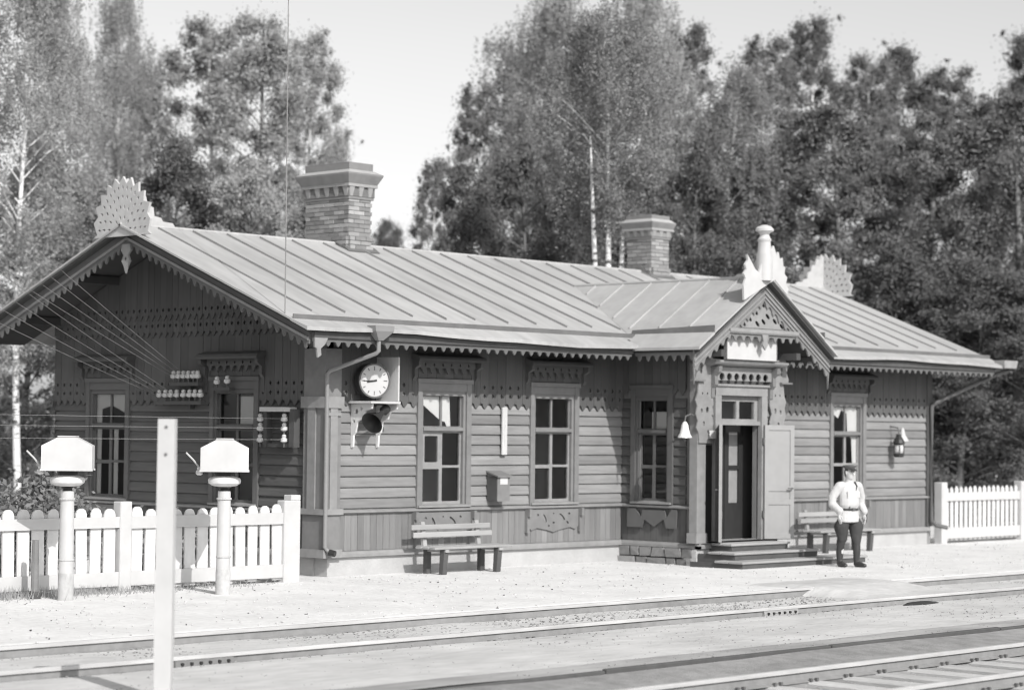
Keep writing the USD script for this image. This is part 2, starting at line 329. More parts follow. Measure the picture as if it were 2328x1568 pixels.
def window(fr, u0, z_sill=1.0, w=1.24, variant=0, hood=True, hood_z=3.46, panel=True, mat='trim'):
    """casing, frame, sashes, panes, hood and carved apron of one window; u0 is the left edge of the casing as seen"""
    u1 = u0 + w; zb, zt, tr = 1.10, 2.86, 2.31
    a, b = u0 + 0.15, u1 - 0.16
    mid = (a + b) / 2
    wn = obj('window', join(fr.box(u0, u0 + .10, 0.0, .07, 1.03, 3.06), fr.box(u1 - .11, u1, 0.0, .07, 1.03, 3.06), fr.box(u0 - .02, u1 + .02, 0.0, .09, 3.06, 3.13), fr.box(u0 + .10, u1 - .11, 0.0, .062, 2.93, 3.06)), mat, st)
    ms = [fr.box(u0 + .10, a, -.12, .035, 1.06, 2.93), fr.box(b, u1 - .11, -.12, .035, 1.06, 2.93), fr.box(a, b, -.12, .035, zt, 2.93), fr.box(a, b, -.10, .05, tr - .025, tr + .03)]
    obj('frame', join(*ms), mat, wn)
    obj('sill', fr.bar([(-.10, 1.045), (.10, 1.035), (.10, 1.07), (-.1, 1.10)], u0 + .02, u1 - .02), 'light_trim', wn)
    sash = []
    def pane(c0, c1, d0, d1): obj('pane', fr.sheet(c0, c1, -.042, d0, d1), 'glass', wn)
    def rpoly(c0, c1, d0, d1, r=.02): return sbox(c0 + r, d0 + r, c1 - r, d1 - r).buffer(r, quad_segs=2)
    lights = [(a + .02, mid - .02, tr + .05, zt - .01), (mid + .02, b - .02, tr + .05, zt - .01), (mid + .03, b - .03, 1.72, tr - .06), (a + .04, mid - .035, 1.13, 1.66), (mid + .03, b - .03, 1.13, 1.68)]
    lights.insert(2, (a + .09, mid - .07, 1.77, 2.20) if variant == 1 else (a + .04, mid - .03, 1.72, tr - .06))
    lat = sbox(a, 1.07, b, tr - .025)
    latt = sbox(a, tr + .03, b, zt)
    for q in lights[:2]: latt = latt.difference(rpoly(*q, r=.012))
    for q in lights[2:]: lat = lat.difference(rpoly(*q))
    obj('sash', fr.plate(lat, -.065, -.02), 'light_trim' if mat == 'trim' else mat, wn); obj('sash', fr.plate(latt, -.065, -.02), mat, wn)
    for q in lights: pane(q[0] - .01, q[1] + .01, q[2] - .01, q[3] + .01)
    # curtains
    def cloth(poly): obj('curtain', fr.plate(poly, -.058, -.054), 'curtain', wn)
    if variant == 1: cloth(Polygon([(a, zt), (mid + .22, zt), (mid + .25, tr + .03), (mid + .17, tr + .03), (mid + .12, tr + .12), (mid + .02, tr + .14), (mid - .03, tr + .17), (a + .02, zt - .12)]))
    if variant == 2: cloth(Polygon([(a + .02, zt), (b, zt), (b, 1.1), (b - .22, 1.1), (b - .16, 1.6), (b - .2, 2.2), (mid + .12, 2.36), (mid + .1, 2.72), (mid - .1, 2.78), (mid - .2, 2.62), (a + .1, 2.7), (a + .06, 2.5), (a + .02, 2.45)]))
    if variant == 3: cloth(sbox(mid + .04, tr + .05, b, zt - .05))
    if variant == 4: cloth(Polygon([(a, zt), (b, zt), (b, 2.5), (mid, 2.66), (a + .17, 2.6), (a + .16, 1.1), (a, 1.1)])); cloth(sbox(mid + .06, 1.1, mid + .18, tr - .05))
    if variant == 5: cloth(sbox(mid - .08, tr + .05, b - .05, zt - .2))
    if hood:
        hz = hood_z
        obj('hood', fr.bar([(0, hz), (.26, hz - .05), (.26, hz - .01), (.24, hz + .03), (0, hz + .10)], u0 - .16, u1 + .16), 'hood', wn)
        obj('hood_frieze', fr.plate(teeth(u0 - .02, u1 + .02, hz - .002, hz - .25, .19, .10).difference(unary_union([dot(u0 + .1 + k * .2, hz - .10, .025) for k in range(6)])), .10, .125), 'hood', wn)
        for u in (u0 - .10, u1 + .10):
            p = Polygon([(0, hz), (.22, hz - .042), (.21, hz - .12), (.12, hz - .17), (.12, hz - .30), (.07, hz - .36), (.06, hz - .58), (0, hz - .62)])
            pr = list(p.exterior.coords)[:-1]
            v = np.vstack([np.array([(u + s, o, z) for o, z in pr]) for s in (-.035, .035)]); n = len(pr)
            tri = trimesh.creation.extrude_polygon(p, .07, engine='earcut')
            w_ = fr.arr(np.c_[u - .035 + tri.vertices[:, 2], tri.vertices[:, 0], tri.vertices[:, 1]])
            obj('bracket', (w_, tri.faces), 'hood', wn)
    if panel:
        # carved apron under the sill
        p = Polygon([(u0 - .02, .955), (u1 + .02, .955), (u1 + .02, .66), (u1 - .06, .60), (u1 - .2, .64), (mid + .16, .60), (mid, .56), (mid - .16, .60), (u0 + .2, .64), (u0 + .06, .60), (u0 - .02, .66)])
        for (x, z, rr, ang, st_) in ((.40, .80, .030, -62, 2.8), (.84, .82, .030, -38, 3.2), (.22, .86, .022, 0, 1.3), (1.02, .87, .024, 0, 1.3), (.62, .72, .022, 0, 1.4), (.50, .67, .020, 0, 1.2), (.62, .88, .016, 0, 1.2), (.98, .72, .022, -40, 1.8)):
            p = p.difference(affinity.rotate(affinity.scale(Point(u0 + x, z).buffer(rr, quad_segs=2), st_, 1), ang))
        obj('carved_apron', fr.plate(p, .028, .052), 'trim', wn)
        for u in (u0 - .05, u1 + .05):
            obj('bracket', join(fr.box(u - .03, u + .03, .02, .14, .84, .97), fr.box(u - .03, u + .03, .02, .085, .56, .84)), 'trim', wn)
    return wn

W1, W2, W3, WS = 1.94, 4.63, 13.42, 0.10
front = [(W1, 0), (W2, 0), (W3, 0)]
op = lambda u, w=1.24: (u + .13, u + w - .14, 1.08, 2.90)
# shells with real openings, floor, ceiling and inner walls, so that the rooms behind the panes are dark by themselves
obj('front_wall', F0.plate(holes(0.02, LEN, 0.30, 3.86, [op(W1), op(W2), op(W3), (7.6, 8.85, .42, 2.9)]), -.14, 0), 'board', st)
gab = Polygon([(-DEP, .30), (0, .30), (0, rz_main(0) - .06), (-3.6, 5.52), (-DEP, rz_main(0) - .06)])
GW = (-2.79, -6.20)
for u in GW: a, b, c, d = op(u); gab = gab.difference(sbox(a, c, b, d))
obj('gable_wall', G.plate(gab, -.14, 0), 'board', st)
obj('rear_wall', bx(0, LEN, DEP - .14, DEP, .0, 3.9), 'board', st)
obj('gable_wall', (lambda m: (m[0] + [LEN + .14 - .14, 0, 0], m[1]))(G.plate(Polygon([(-DEP, 0), (0, 0), (0, rz_main(0) - .06), (-3.6, 5.52), (-DEP, rz_main(0) - .06)]), -.14, -.002)), 'board', st)
obj('floor', bx(.15, LEN - .15, .15, DEP - .15, .36, .41), 'room', st)
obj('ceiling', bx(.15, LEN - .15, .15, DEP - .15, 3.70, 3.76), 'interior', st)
obj('inner_wall', bx(.15, LEN - .15, 3.0, 3.1, .41, 3.7), 'room', st)
for x in (3.9, 7.1, 9.4): obj('inner_wall', bx(x - .05, x + .05, .15, 3.0, .41, 3.7), 'room', st)
# plinth, sills, waist mouldings
obj('plinth', join(bx(.05, 7.05, -.02, .3, -.1, .29), bx(9.45, LEN - .02, -.02, .3, -.1, .29), bx(.05 - .03, .3, .28, DEP, -.1, .29)), 'plinth', st)
for fr, a, b in ((F0, -.07, 7.05), (F0, 9.45, LEN + .02), (G, -DEP, .07)):
    obj('base_moulding', fr.bar([(0, .29), (.08, .29), (.08, .335), (.05, .375), (0, .385)], a, b), 'light_trim', st)
    obj('waist_moulding', fr.bar([(0, .965), (.055, .97), (.085, .985), (.085, 1.012), (0, 1.04)], a, b), 'light_trim', st)
# front wall
segs = [(.26, W1), (W1 + 1.24, W2), (W2 + 1.24, 7.06), (9.42, W3), (W3 + 1.24, LEN - .1)]
for a, b in segs: planks(F0, a, b, 1.04, 2.90, 'plank')
for a, b in ((.26, 7.06), (9.42, LEN - .1)): boards(F0, a, b, .385, .965)
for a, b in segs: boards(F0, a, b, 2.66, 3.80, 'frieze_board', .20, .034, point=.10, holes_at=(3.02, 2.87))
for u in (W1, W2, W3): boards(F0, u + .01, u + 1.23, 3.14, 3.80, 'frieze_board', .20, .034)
window(F0, W1, variant=1); window(F0, W2); window(F0, W3, variant=2)
# left gable wall
gs = [(-DEP + .05, GW[1]), (GW[1] + 1.24, GW[0]), (GW[0] + 1.24, -.42)]
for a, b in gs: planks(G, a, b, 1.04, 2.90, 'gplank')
boards(G, -DEP + .05, -.42, .385, .965)
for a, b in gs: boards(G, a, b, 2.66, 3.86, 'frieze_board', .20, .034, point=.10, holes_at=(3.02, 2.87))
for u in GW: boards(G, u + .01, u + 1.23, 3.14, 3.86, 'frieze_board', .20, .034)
gtop = lambda u: rz_main(-u) - .10
boards(G, -DEP + .05, -.05, 3.80, 4.16, 'gable_board', .16, .062, point=.09, holes_at=(4.0,), top=lambda u: min(4.16, gtop(u)))
boards(G, -DEP + .05, -.05, 4.08, 5.5, 'gable_board', .16, .090, point=.10, holes_at=(4.26,), top=gtop)
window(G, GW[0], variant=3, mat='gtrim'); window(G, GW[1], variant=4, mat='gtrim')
# corner posts
cp = obj('corner_post', join(bx(-.09, .24, -.09, .0, .385, 3.55), bx(-.09, 0, .0, .42, .385, 3.55)), 'trim', st)
obj('moulding', join(bx(-.115, -.09, .12, .30, 1.05, 2.62), bx(.0, .15, -.115, -.09, 1.05, 2.62)), 'light_trim', cp)
obj('capital', join(bx(-.13, .27, -.13, -.09, 2.62, 2.80), bx(-.13, -.09, -.09, .45, 2.62, 2.80), bx(-.12, .22, -.12, -.09, 2.5, 2.55)), 'light_trim', cp)
obj('cap', join(bx(-.13, .28, -.13, 0, .96, 1.05), bx(-.13, 0, 0, .46, .96, 1.05)), 'light_trim', cp)
obj('base', join(bx(-.12, .27, -.12, 0, .29, .42), bx(-.12, 0, 0, .45, .29, .42)), 'light_trim', cp)
obj('corner_post', join(bx(LEN - .1, LEN + .1, -.07, 0, .385, 3.6), bx(LEN, LEN + .1, 0, .3, .385, 3.6)), 'dark_wood', st, label='dark painted corner post')

# ------------------------------------------------------------------ roof
def slope(name, org, a, s, poly, mat, thick=.03, parent=st):
    """a sheet lying on a slope: a along the eave, s down the slope, poly in (a, s)"""
    org, a, s = (np.array(q, float) for q in (org, a, s)); n = np.cross(a, s); n /= np.linalg.norm(n)
    if n[2] < 0: n = -n
    v, f = ex(poly, thick); w = org + v[:, :1] * a + v[:, 1:2] * s + (v[:, 2:] - thick) * n
    if np.dot(np.cross(a, s), n) < 0: f = f[:, ::-1]
    return obj(name, (w, f), mat, parent)
X0, X1, YK, ZK = -1.35, 18.35, -.72, 5.6 - SL * 4.32
L_s = math.hypot(4.32, 4.32 * SL)
s_main = np.array([0, -4.32, -4.32 * SL]) / L_s
yS = lambda y: (3.6 - y) / 4.32 * L_s
PX = 8.25                                                       # ridge line of the porch roof
cut = Polygon([(PX, yS(2.2)), (6.62, yS(-.55)), (6.62, yS(-.9)), (9.88, yS(-.9)), (9.88, yS(-.55))])
pitch = (X1 - X0) / 27
for i in range(27):
    a, b = X0 + i * pitch, X0 + (i + 1) * pitch
    p = sbox(a, 0, b, L_s).difference(cut)
    slope('roof_panel', (0, 3.6, 5.6 + R.uniform(-.004, .004)), (1, 0, 0), s_main, p, 'roof')
    if i:
        q = sbox(a - .008, .10, a + .008, L_s - .42 + R.uniform(-.05, .05)).difference(cut.buffer(.05))
        if not q.is_empty: slope('roof_seam', (0, 3.6 - .0, 5.6 + .035), (1, 0, 0), s_main, q, 'seam', .035)
sag = lambda x: 0.018 * math.sin(x * .9 + 1) + 0.022 * math.sin(x * .37 + 2.2) + 0.01 * math.sin(x * 2.3)
def apron_front(x0, x1, n):
    xs = np.linspace(x0, x1, n + 1)
    for i in range(n):
        a, b = xs[i] + .001, xs[i + 1] - .001
        za, zb = 3.79 + sag(a), 3.79 + sag(b)
        v = np.array([[a, YK + .05, ZK + .018], [b, YK + .05, ZK + .018], [b, -1.06, zb + .012], [a, -1.06, za + .012], [a, YK + .05, ZK - .02], [b, YK + .05, ZK - .02], [b, -1.06, zb - .045], [a, -1.06, za - .045]])
        obj('eave_sheet', (v, np.array([[0, 3, 2], [0, 2, 1], [4, 5, 6], [4, 6, 7], [0, 1, 5], [0, 5, 4], [1, 2, 6], [1, 6, 5], [2, 3, 7], [2, 7, 6], [3, 0, 4], [3, 4, 7]])), 'roof', st)
apron_front(X0, 6.28, 10); apron_front(10.22, X1, 11)
for a, b in ((X0 + .03, 6.60), (9.9, X1 - .03)):
    obj('gutter_flange', F0.bar([(.70, ZK + .01), (.712, ZK), (.715, ZK + .075), (.70, ZK + .08)], a, b), 'gutter', st)
s_back = np.array([0, 4.32, -4.32 * SL]) / L_s
for i in range(9):
    a, b = X0 + i * pitch * 3, X0 + (i + 1) * pitch * 3
    slope('roof_panel', (0, 3.6, 5.6), (1, 0, 0), s_back, sbox(a, 0, b, L_s + .36), 'roof')
obj('ridge_cap', tube([(X0, 3.6, 5.60), (X1, 3.6, 5.60)], .035, 8), 'roof', st)
# under the roof: boarded soffits of eaves and verges
def under(y0, y1, x0, x1, z_off=-.055):
    v = np.array([[x0, y0, rz_main(y0) + z_off], [x1, y0, rz_main(y0) + z_off], [x1, y1, rz_main(y1) + z_off], [x0, y1, rz_main(y1) + z_off]])
    v = np.vstack([v, v - [0, 0, .025]]); return v, np.vstack([BF[:, ::-1]])
for a, b in ((X0 + .05, .0), (LEN + .0, X1 - .05)):
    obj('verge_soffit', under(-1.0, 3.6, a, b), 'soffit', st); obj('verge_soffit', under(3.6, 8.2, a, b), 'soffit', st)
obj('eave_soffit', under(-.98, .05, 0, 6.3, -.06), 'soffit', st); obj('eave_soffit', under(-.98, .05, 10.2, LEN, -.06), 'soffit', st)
# purlin ends carrying the verge
for y in (0.12, 1.9, 3.6, 5.3, 7.0): obj('purlin', bx(-1.15, .0, y - .07, y + .07, rz_main(y) - .22, rz_main(y) - .085), 'soffit', st)
# bargeboards on both gables
for xg, sgn in ((-1.14, 1), (18.14, -1)):
    FG = Frame((xg, 0, 0), (0, -1, 0), (-1, 0, 0))
    for side in (1, -1):
        n = 27; pts_t, pts_b = [], []
        yy_ = lambda t: 3.6 + side * t
        T = 4.50 if side < 0 else 4.5
        for k in range(n + 1):
            t = T * k / n; y = yy_(t); z = 5.6 - SL * t - .07
            pts_t.append((-y, z))
        low = []
        for k in range(n):
            for q, dz in ((0, .0), (.22, .015), (.36, .075), (.5, .10), (.64, .075), (.78, .015)):
                t = T * (k + q) / n; y = yy_(t); low.append((-y, 5.6 - SL * t - .30 - dz))
        t = T; low.append((-yy_(T), 5.6 - SL * T - .30))
        P = Polygon(pts_t + low[::-1])
        if not P.is_valid: P = P.buffer(0)
        bb = obj('bargeboard', FG.plate(P, 0, .03), 'fringe', st)
        md = Polygon([(-yy_(0), 5.6 - .20), (-yy_(T), 5.6 - SL * T - .20), (-yy_(T), 5.6 - SL * T - .245), (-yy_(0), 5.6 - .245)])
        obj('moulding', FG.plate(md if md.is_valid else md.buffer(0), .032, .06), 'light_trim', bb)
    pd = Polygon([(-3.6 - .10, 5.28), (-3.6 - .13, 5.18), (-3.6 - .06, 5.10), (-3.6 - .11, 5.0), (-3.6 - .05, 4.92), (-3.6, 4.80), (-3.6 + .05, 4.92), (-3.6 + .11, 5.0), (-3.6 + .06, 5.10), (-3.6 + .13, 5.18), (-3.6 + .10, 5.28)]).difference(dot(-3.6, 5.04, .03))
    obj('pendant', FG.plate(pd, .034, .07), 'light_trim', st)
# eave fascia and its fringe of drops
for a, b in ((-1.12, 6.25), (10.25, 18.12)):
    obj('fascia', F0.box(a, b, .945, .975, 3.66, 3.765), 'dark_wood', st)
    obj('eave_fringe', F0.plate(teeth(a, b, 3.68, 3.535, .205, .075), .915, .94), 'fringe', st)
obj('eave_bracket', F0.plate(Polygon([(-1.12, 3.66), (-.86, 3.66), (-.92, 3.56), (-1.0, 3.5), (-.99, 3.40), (-1.06, 3.36), (-1.08, 3.5), (-1.12, 3.52)]), .95, .985), 'light_trim', st)

# carved crests on the ridge ends and the porch
def fan(cx, z0, w, h, n, seed):
    rr = random.Random(seed); pts = [(cx - w / 2, z0)]
    for k in range(n * 2 + 1):
        t = math.pi * (1 - k / (2 * n)); rad = 1.0 if k % 2 else .87
        pts.append((cx + math.cos(t) * w / 2 * rad * (1 + .04 * rr.uniform(-1, 1)), z0 + .05 + max(0, math.sin(t)) ** .8 * h * rad))
    pts.append((cx + w / 2, z0)); p = Polygon(pts).buffer(0)
    for ring, m in ((.80, 17), (.64, 13), (.46, 10), (.28, 6)):
        for k in range(m):
            t = math.pi * (k + .5) / m
            p = p.difference(affinity.rotate(affinity.scale(Point(cx + math.cos(t) * w / 2 * ring, z0 + .05 + math.sin(t) * h * ring).buffer(.028, quad_segs=1), 1.6, .8), math.degrees(t)))
    return p
def half(pts, seed):
    p = Polygon(pts).buffer(0)
    return p
for xg, d in ((-1.30, 1), (18.30, -1)):
    FG = Frame((xg, 0, 0), (0, -1, 0), (-1, 0, 0))
    obj('ridge_crest', FG.plate(fan(-3.56, 5.40, 1.54, .93, 11, 5), -.02, .02), 'old_white', st, label='fretwork crest across the gable end')
    q = [(0, 5.60), (0, 6.30), (.08 * d, 6.36), (.16 * d, 6.22), (.26 * d, 6.26), (.32 * d, 6.10), (.44 * d, 6.10), (.48 * d, 5.96), (.60 * d, 5.92), (.62 * d, 5.78), (.76 * d, 5.76), (.8 * d, 5.70), (1.0 * d, 5.69), (1.08 * d, 5.60)]
    obj('ridge_crest', Frame((xg + .03 * d, 3.6, 0), (1, 0, 0), (0, -1, 0)).plate(Polygon(q).buffer(0), -.02, .02), 'old_white', st, label='stepped crest along the ridge')

# ------------------------------------------------------------------ porch
YV = -2.45; ZR = 5.05; SP = .64
kx = 1.63; zk = ZR - SP * kx
Lp = math.hypot(kx, kx * SP)
obj('porch_wall', S.plate(holes(0, 1.75, .30, 3.75, [(WS + .33, WS + .96, 1.10, 2.86)]), -.12, 0), 'board', st)
obj('porch_wall', D.plate(Polygon([(7.1, .30), (9.4, .30), (9.4, 3.75), (PX, 4.75), (7.1, 3.75)]).difference(sbox(7.63, .42, 8.80, 2.90)), -.12, 0), 'board', st)
obj('porch_wall', bx(9.28, 9.40, -1.63, 0, .30, 3.75), 'board', st)
obj('porch_floor', bx(7.1, 9.4, -1.75, .1, .30, .405), 'sleeper', st)
# rough stone footing under the porch side, stone by stone
for iz, z in enumerate((-.06, .12)):
    y = -.0
    while y > -1.62:
        w = R.uniform(.22, .42)
        p = [(7.02 + R.uniform(-.03, .03), y - .01, z), (7.02 + R.uniform(-.03, .03), max(y - w, -1.7) + .01, z + R.uniform(0, .02)), (7.0 + R.uniform(-.03, .03), max(y - w, -1.7) + .02, z + .165), (7.0 + R.uniform(-.03, .03), y - .02, z + .16)]
        p += [(7.3, b, c) for a, b, c in p]
        obj('stone', hullpts(p), 'stone', st); y -= w
obj('stone', bx(7.02, 7.6, -1.78, -1.5, -.05, .28), 'plinth', st)
obj('base_moulding', join(S.bar([(0, .29), (.08, .29), (.08, .335), (.05, .375), (0, .385)], 0, 1.83), D.bar([(0, .29), (.08, .29), (.08, .335), (.05, .375), (0, .385)], 7.02, 7.55)), 'light_trim', st)
obj('waist_moulding', S.bar([(0, .965), (.055, .97), (.085, .985), (.085, 1.012), (0, 1.04)], 0, 1.75), 'light_trim', st)
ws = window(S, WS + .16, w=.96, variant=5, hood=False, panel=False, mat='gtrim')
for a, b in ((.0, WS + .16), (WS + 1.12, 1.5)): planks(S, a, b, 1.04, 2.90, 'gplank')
boards(S, 0.05, 1.5, .385, .965, w=.13)
boards(S, 0, 1.5, 2.95, 3.72, 'frieze_board', .20, .034, point=.1)
ap = Polygon([(WS + .1, .95), (WS + .28, .95), (WS + .42, .80), (WS + .46, .93), (WS + .96, .93), (WS + 1.0, .80), (WS + 1.12, .95), (WS + 1.24, .95), (WS + 1.22, .62), (WS + 1.0, .62), (WS + .94, .78), (WS + .72, .64), (WS + .5, .76), (WS + .44, .62), (WS + .1, .62)]).buffer(0)
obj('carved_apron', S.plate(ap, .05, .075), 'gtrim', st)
# porch corner posts with carved boards
for u0, sg in ((6.98, 1), (9.42, -1)):
    q = lambda x: u0 + sg * x
    c = obj('corner_post', D.box(min(q(0), q(.24)), max(q(0), q(.24)), -.10, .07, .41, 3.5), 'light_trim', st)
    if sg > 0: obj('base', D.box(q(-.03), q(.27), -.13, .09, .385, .56), 'light_trim', c)
    sc = Polygon([(q(-.06), 3.62), (q(-.14), 3.50), (q(-.09), 3.40), (q(-.16), 3.28), (q(-.15), 3.22), (q(.0), 3.20), (q(-.03), 2.98), (q(-.09), 2.86), (q(-.04), 2.76), (q(-.08), 2.62), (q(-.02), 2.50), (q(-.06), 2.38), (q(.0), 2.30), (q(.02), 2.12), (q(.36), 2.12), (q(.40), 2.5), (q(.34), 2.64), (q(.40), 2.8), (q(.36), 3.62)]).buffer(0)
    for (x, z, rr) in ((.06, 3.46, .05), (.06, 3.36, .04), (.10, 2.98, .025), (.24, 2.98, .025), (.08, 2.68, .04), (.24, 2.70, .05), (.14, 2.46, .04), (.26, 2.32, .03)):
        sc = sc.difference(affinity.scale(Point(q(x), z).buffer(rr, quad_segs=2), .8, 1.1))
    obj('carved_board', D.plate(sc, .075, .10), 'light_trim', c)
    obj('abacus', D.box(min(q(-.2), q(.12)), max(q(-.2), q(.12)), .06, .16, 3.19, 3.22), 'trim', c)
planks(D, 7.22, 7.47, 2.10, 3.1, 'plank'); obj('side_panel', D.box(7.23, 7.455, .0, .02, .42, 2.08), 'black', st, label='shadow of the open door leaf painted as a black sheet beside the casing'); planks(D, 8.96, 9.2, 1.04, 3.1, 'plank')  # black sheet paints the shadow that the open left leaf casts
# the door opening: casing, hood, transom light
dc = obj('door_casing', join(D.box(7.46, 7.63, -.02, .09, .41, 3.05), D.box(8.80, 8.96, -.02, .09, .41, 3.05), D.box(7.46, 8.96, -.02, .095, 2.96, 3.12), D.box(7.44, 8.98, .0, .13, 3.12, 3.16)), 'light_trim', st)
obj('transom_bar', D.box(7.63, 8.80, -.10, .05, 2.44, 2.51), 'light_trim', dc)
tl = sbox(7.63, 2.51, 8.80, 2.96).difference(sbox(7.70, 2.55, 8.18, 2.86)).difference(sbox(8.26, 2.55, 8.70, 2.86))
obj('transom_sash', D.plate(tl, -.08, -.01), 'light_trim', dc)
for a, b in ((7.69, 8.19), (8.25, 8.71)): obj('pane', D.sheet(a, b, -.045, 2.54, 2.87), 'glass', dc)
hd = obj('door_hood', D.bar([(0, 3.46), (.10, 3.46), (.30, 3.50), (.34, 3.53), (.34, 3.565), (0, 3.60)], 7.16, 9.26), 'light_trim', st)
obj('hood_frieze', D.plate(unary_union([sbox(7.42, 3.22, 9.0, 3.455)]).difference(unary_union([affinity.scale(Point(7.56 + k * .21, 3.285).buffer(.075, quad_segs=3), 1, .9) for k in range(7)])), .12, .15), 'light_trim', hd)
obj('hood_backing', D.box(7.42, 9.0, .0, .02, 3.165, 3.455), 'dark_wood', hd)
for u in (7.36, 9.04):
    p = Polygon([(0, 3.46), (.28, 3.46), (.27, 3.36), (.18, 3.30), (.19, 3.14), (.12, 3.08), (.12, 2.92), (.06, 2.86), (.04, 2.74), (0, 2.70)])
    tri = trimesh.creation.extrude_polygon(p, .09, engine='earcut')
    obj('bracket', (D.arr(np.c_[u - .045 + tri.vertices[:, 2], tri.vertices[:, 0], tri.vertices[:, 1]]), tri.faces), 'trim', hd)
# open double doors: two panelled leaves swung out, hinged on the casing
def leaf_door(hx, ang, mat, label):
    fr = Frame((hx, -1.86, 0), (math.cos(ang), math.sin(ang), 0), (math.sin(ang), -math.cos(ang), 0))
    w = .60
    dr = obj('door', fr.box(0, w, -.02, .02, .42, 2.45), mat, st, label=label)
    fs = [fr.box(0, .08, .02, .035, .42, 2.45), fr.box(w - .08, w, .02, .035, .42, 2.45)] + [fr.box(.08, w - .08, .02, .035, z, z + .09) for z in (.42, 1.03, 1.27, 2.36)]
    obj('rail', join(*fs), mat, dr)
    obj('handle', tube([fr.pt(w - .05, .03, 1.32), fr.pt(w - .05, .09, 1.32), fr.pt(w - .15, .09, 1.32)], .013, 6), 'iron', dr)
    for z in (.8, 2.1): obj('hinge', fr.box(-.03, .02, -.03, .03, z, z + .12), 'iron', dr)
leaf_door(8.84, math.radians(-24), 'door', 'right door leaf swung open towards the platform, in the sun')
leaf_door(7.60, math.radians(180 + 38), 'door', 'left door leaf swung open, seen almost edge on')
# inner door of the porch with glazed leaves
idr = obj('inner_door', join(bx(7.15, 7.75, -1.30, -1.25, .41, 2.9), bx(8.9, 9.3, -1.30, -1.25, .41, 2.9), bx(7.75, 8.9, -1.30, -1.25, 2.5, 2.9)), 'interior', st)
for a, b in ((7.78, 8.32), (8.34, 8.87)):
    p = sbox(a, .42, b, 2.48)
    for c0, c1 in ((1.05, 1.65), (1.72, 2.32)): p = p.difference(sbox(a + .12, c0, b - .12, c1))
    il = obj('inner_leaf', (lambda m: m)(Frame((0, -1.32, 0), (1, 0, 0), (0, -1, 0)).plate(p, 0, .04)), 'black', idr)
    for c0, c1 in ((1.05, 1.65), (1.72, 2.32)): obj('curtain', bx(a + .12, b - .12, -1.325, -1.32, c0, c1), 'light_trim', idr)
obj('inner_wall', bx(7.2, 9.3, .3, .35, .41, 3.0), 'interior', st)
# porch roof
for side in (-1, 1):
    sdir = np.array([side * kx, 0, -kx * SP]) / Lp
    poly = Polygon([(YV, 0), (2.2, 0), (-.55, Lp), (YV, Lp)])
    for k in range(7):
        a = YV + k * .68; q = poly.intersection(sbox(a + .001, -1, a + .679, Lp + 1))
        if q.is_empty or q.area < .005: continue
        slope('roof_panel', (PX, 0, ZR), (0, 1, 0), sdir, q, 'roof_dim')
        if k:
            qq = poly.buffer(-.03).intersection(sbox(a - .013, .06, a + .013, Lp - .2))
            if not qq.is_empty: slope('roof_seam', (PX, 0, ZR + .03), (0, 1, 0), sdir, qq, 'roof_dim', .03)
    # flatter strip at the eave
    xk, xe, ze = PX + side * (kx - .03), PX + side * 2.02, 3.74
    v = np.array([[xk, YV, zk + .02], [xk, -.50, zk + .02], [xe, -.98, ze + .012], [xe, YV, ze + .012]]); v = np.vstack([v, v - [0, 0, .05]])
    obj('eave_sheet', (v, BF), 'roof_dim', st)
    obj('gutter_flange', hullpts([(xk, YV + .0, zk + .0), (xk, -.6, zk + .0), (xk, YV + .0, zk + .13), (xk, -.6, zk + .08), (xk + side * .02, YV, zk), (xk + side * .02, -.6, zk)]), 'gutter', st)
    # soffit
    a_, b_ = (PX, ZR - .06), (PX + side * 1.95, 3.69)
    v = np.array([[a_[0], YV + .04, a_[1]], [a_[0], .0, a_[1]], [b_[0], .0, b_[1]], [b_[0], YV + .04, b_[1]]]); v = np.vstack([v, v - [0, 0, .025]])
    obj('porch_soffit', (v, BF), 'soffit', st)
    # fringe under the porch eave
    Fe = Frame((PX + side * 1.9, 0, 0), (0, -1, 0), (side * -1.0 if side > 0 else -1, 0, 0))
    obj('eave_fringe', Fe.plate(teeth(.95, 2.3, 3.70, 3.52, .2, .10), 0, .025), 'trim', st)
obj('ridge_cap', tube([(PX, YV, ZR + .005), (PX, 2.2, ZR + .005)], .03, 8), 'roof_dim', st)
# porch gable front: bargeboards, tie, fretwork, pendant
P1 = Frame((0, -2.26, 0), (1, 0, 0), (0, -1, 0))
for side in (-1, 1):
    T, n = 1.96, 11; top = [(PX, ZR - .10), (PX + side * T, ZR - .10 - SP * T)]; low = []
    for k in range(n):
        for q, dz in ((0, .0), (.22, .015), (.36, .065), (.5, .085), (.64, .065), (.78, .015)):
            t = T * (k + q) / n; low.append((PX + side * t, ZR - .42 - SP * t - dz))
    low += [(PX + side * (T - .02), ZR - .46 - SP * T - .22), (PX + side * T, ZR - .42 - SP * T)]
    P = Polygon(top + low[::-1]).buffer(0)
    bb = obj('bargeboard', P1.plate(P, 0, .03), 'trim', st)
    for o, w in ((.17, .03), (.26, .035), (.345, .03)):
        md = Polygon([(PX, ZR - o), (PX + side * T, ZR - o - SP * T), (PX + side * T, ZR - o - w - SP * T), (PX, ZR - o - w)]).buffer(0)
        obj('moulding', P1.plate(md, .03, .052), 'light_trim', bb)
obj('tie_beam', P1.bar([(-.04, 4.03), (.05, 4.03), (.07, 4.06), (.05, 4.12), (-.04, 4.14)], PX - 1.0, PX + 1.0), 'light_trim', st)
fret = Polygon([(PX - .85, 4.14), (PX + .85, 4.14), (PX, 4.72)])
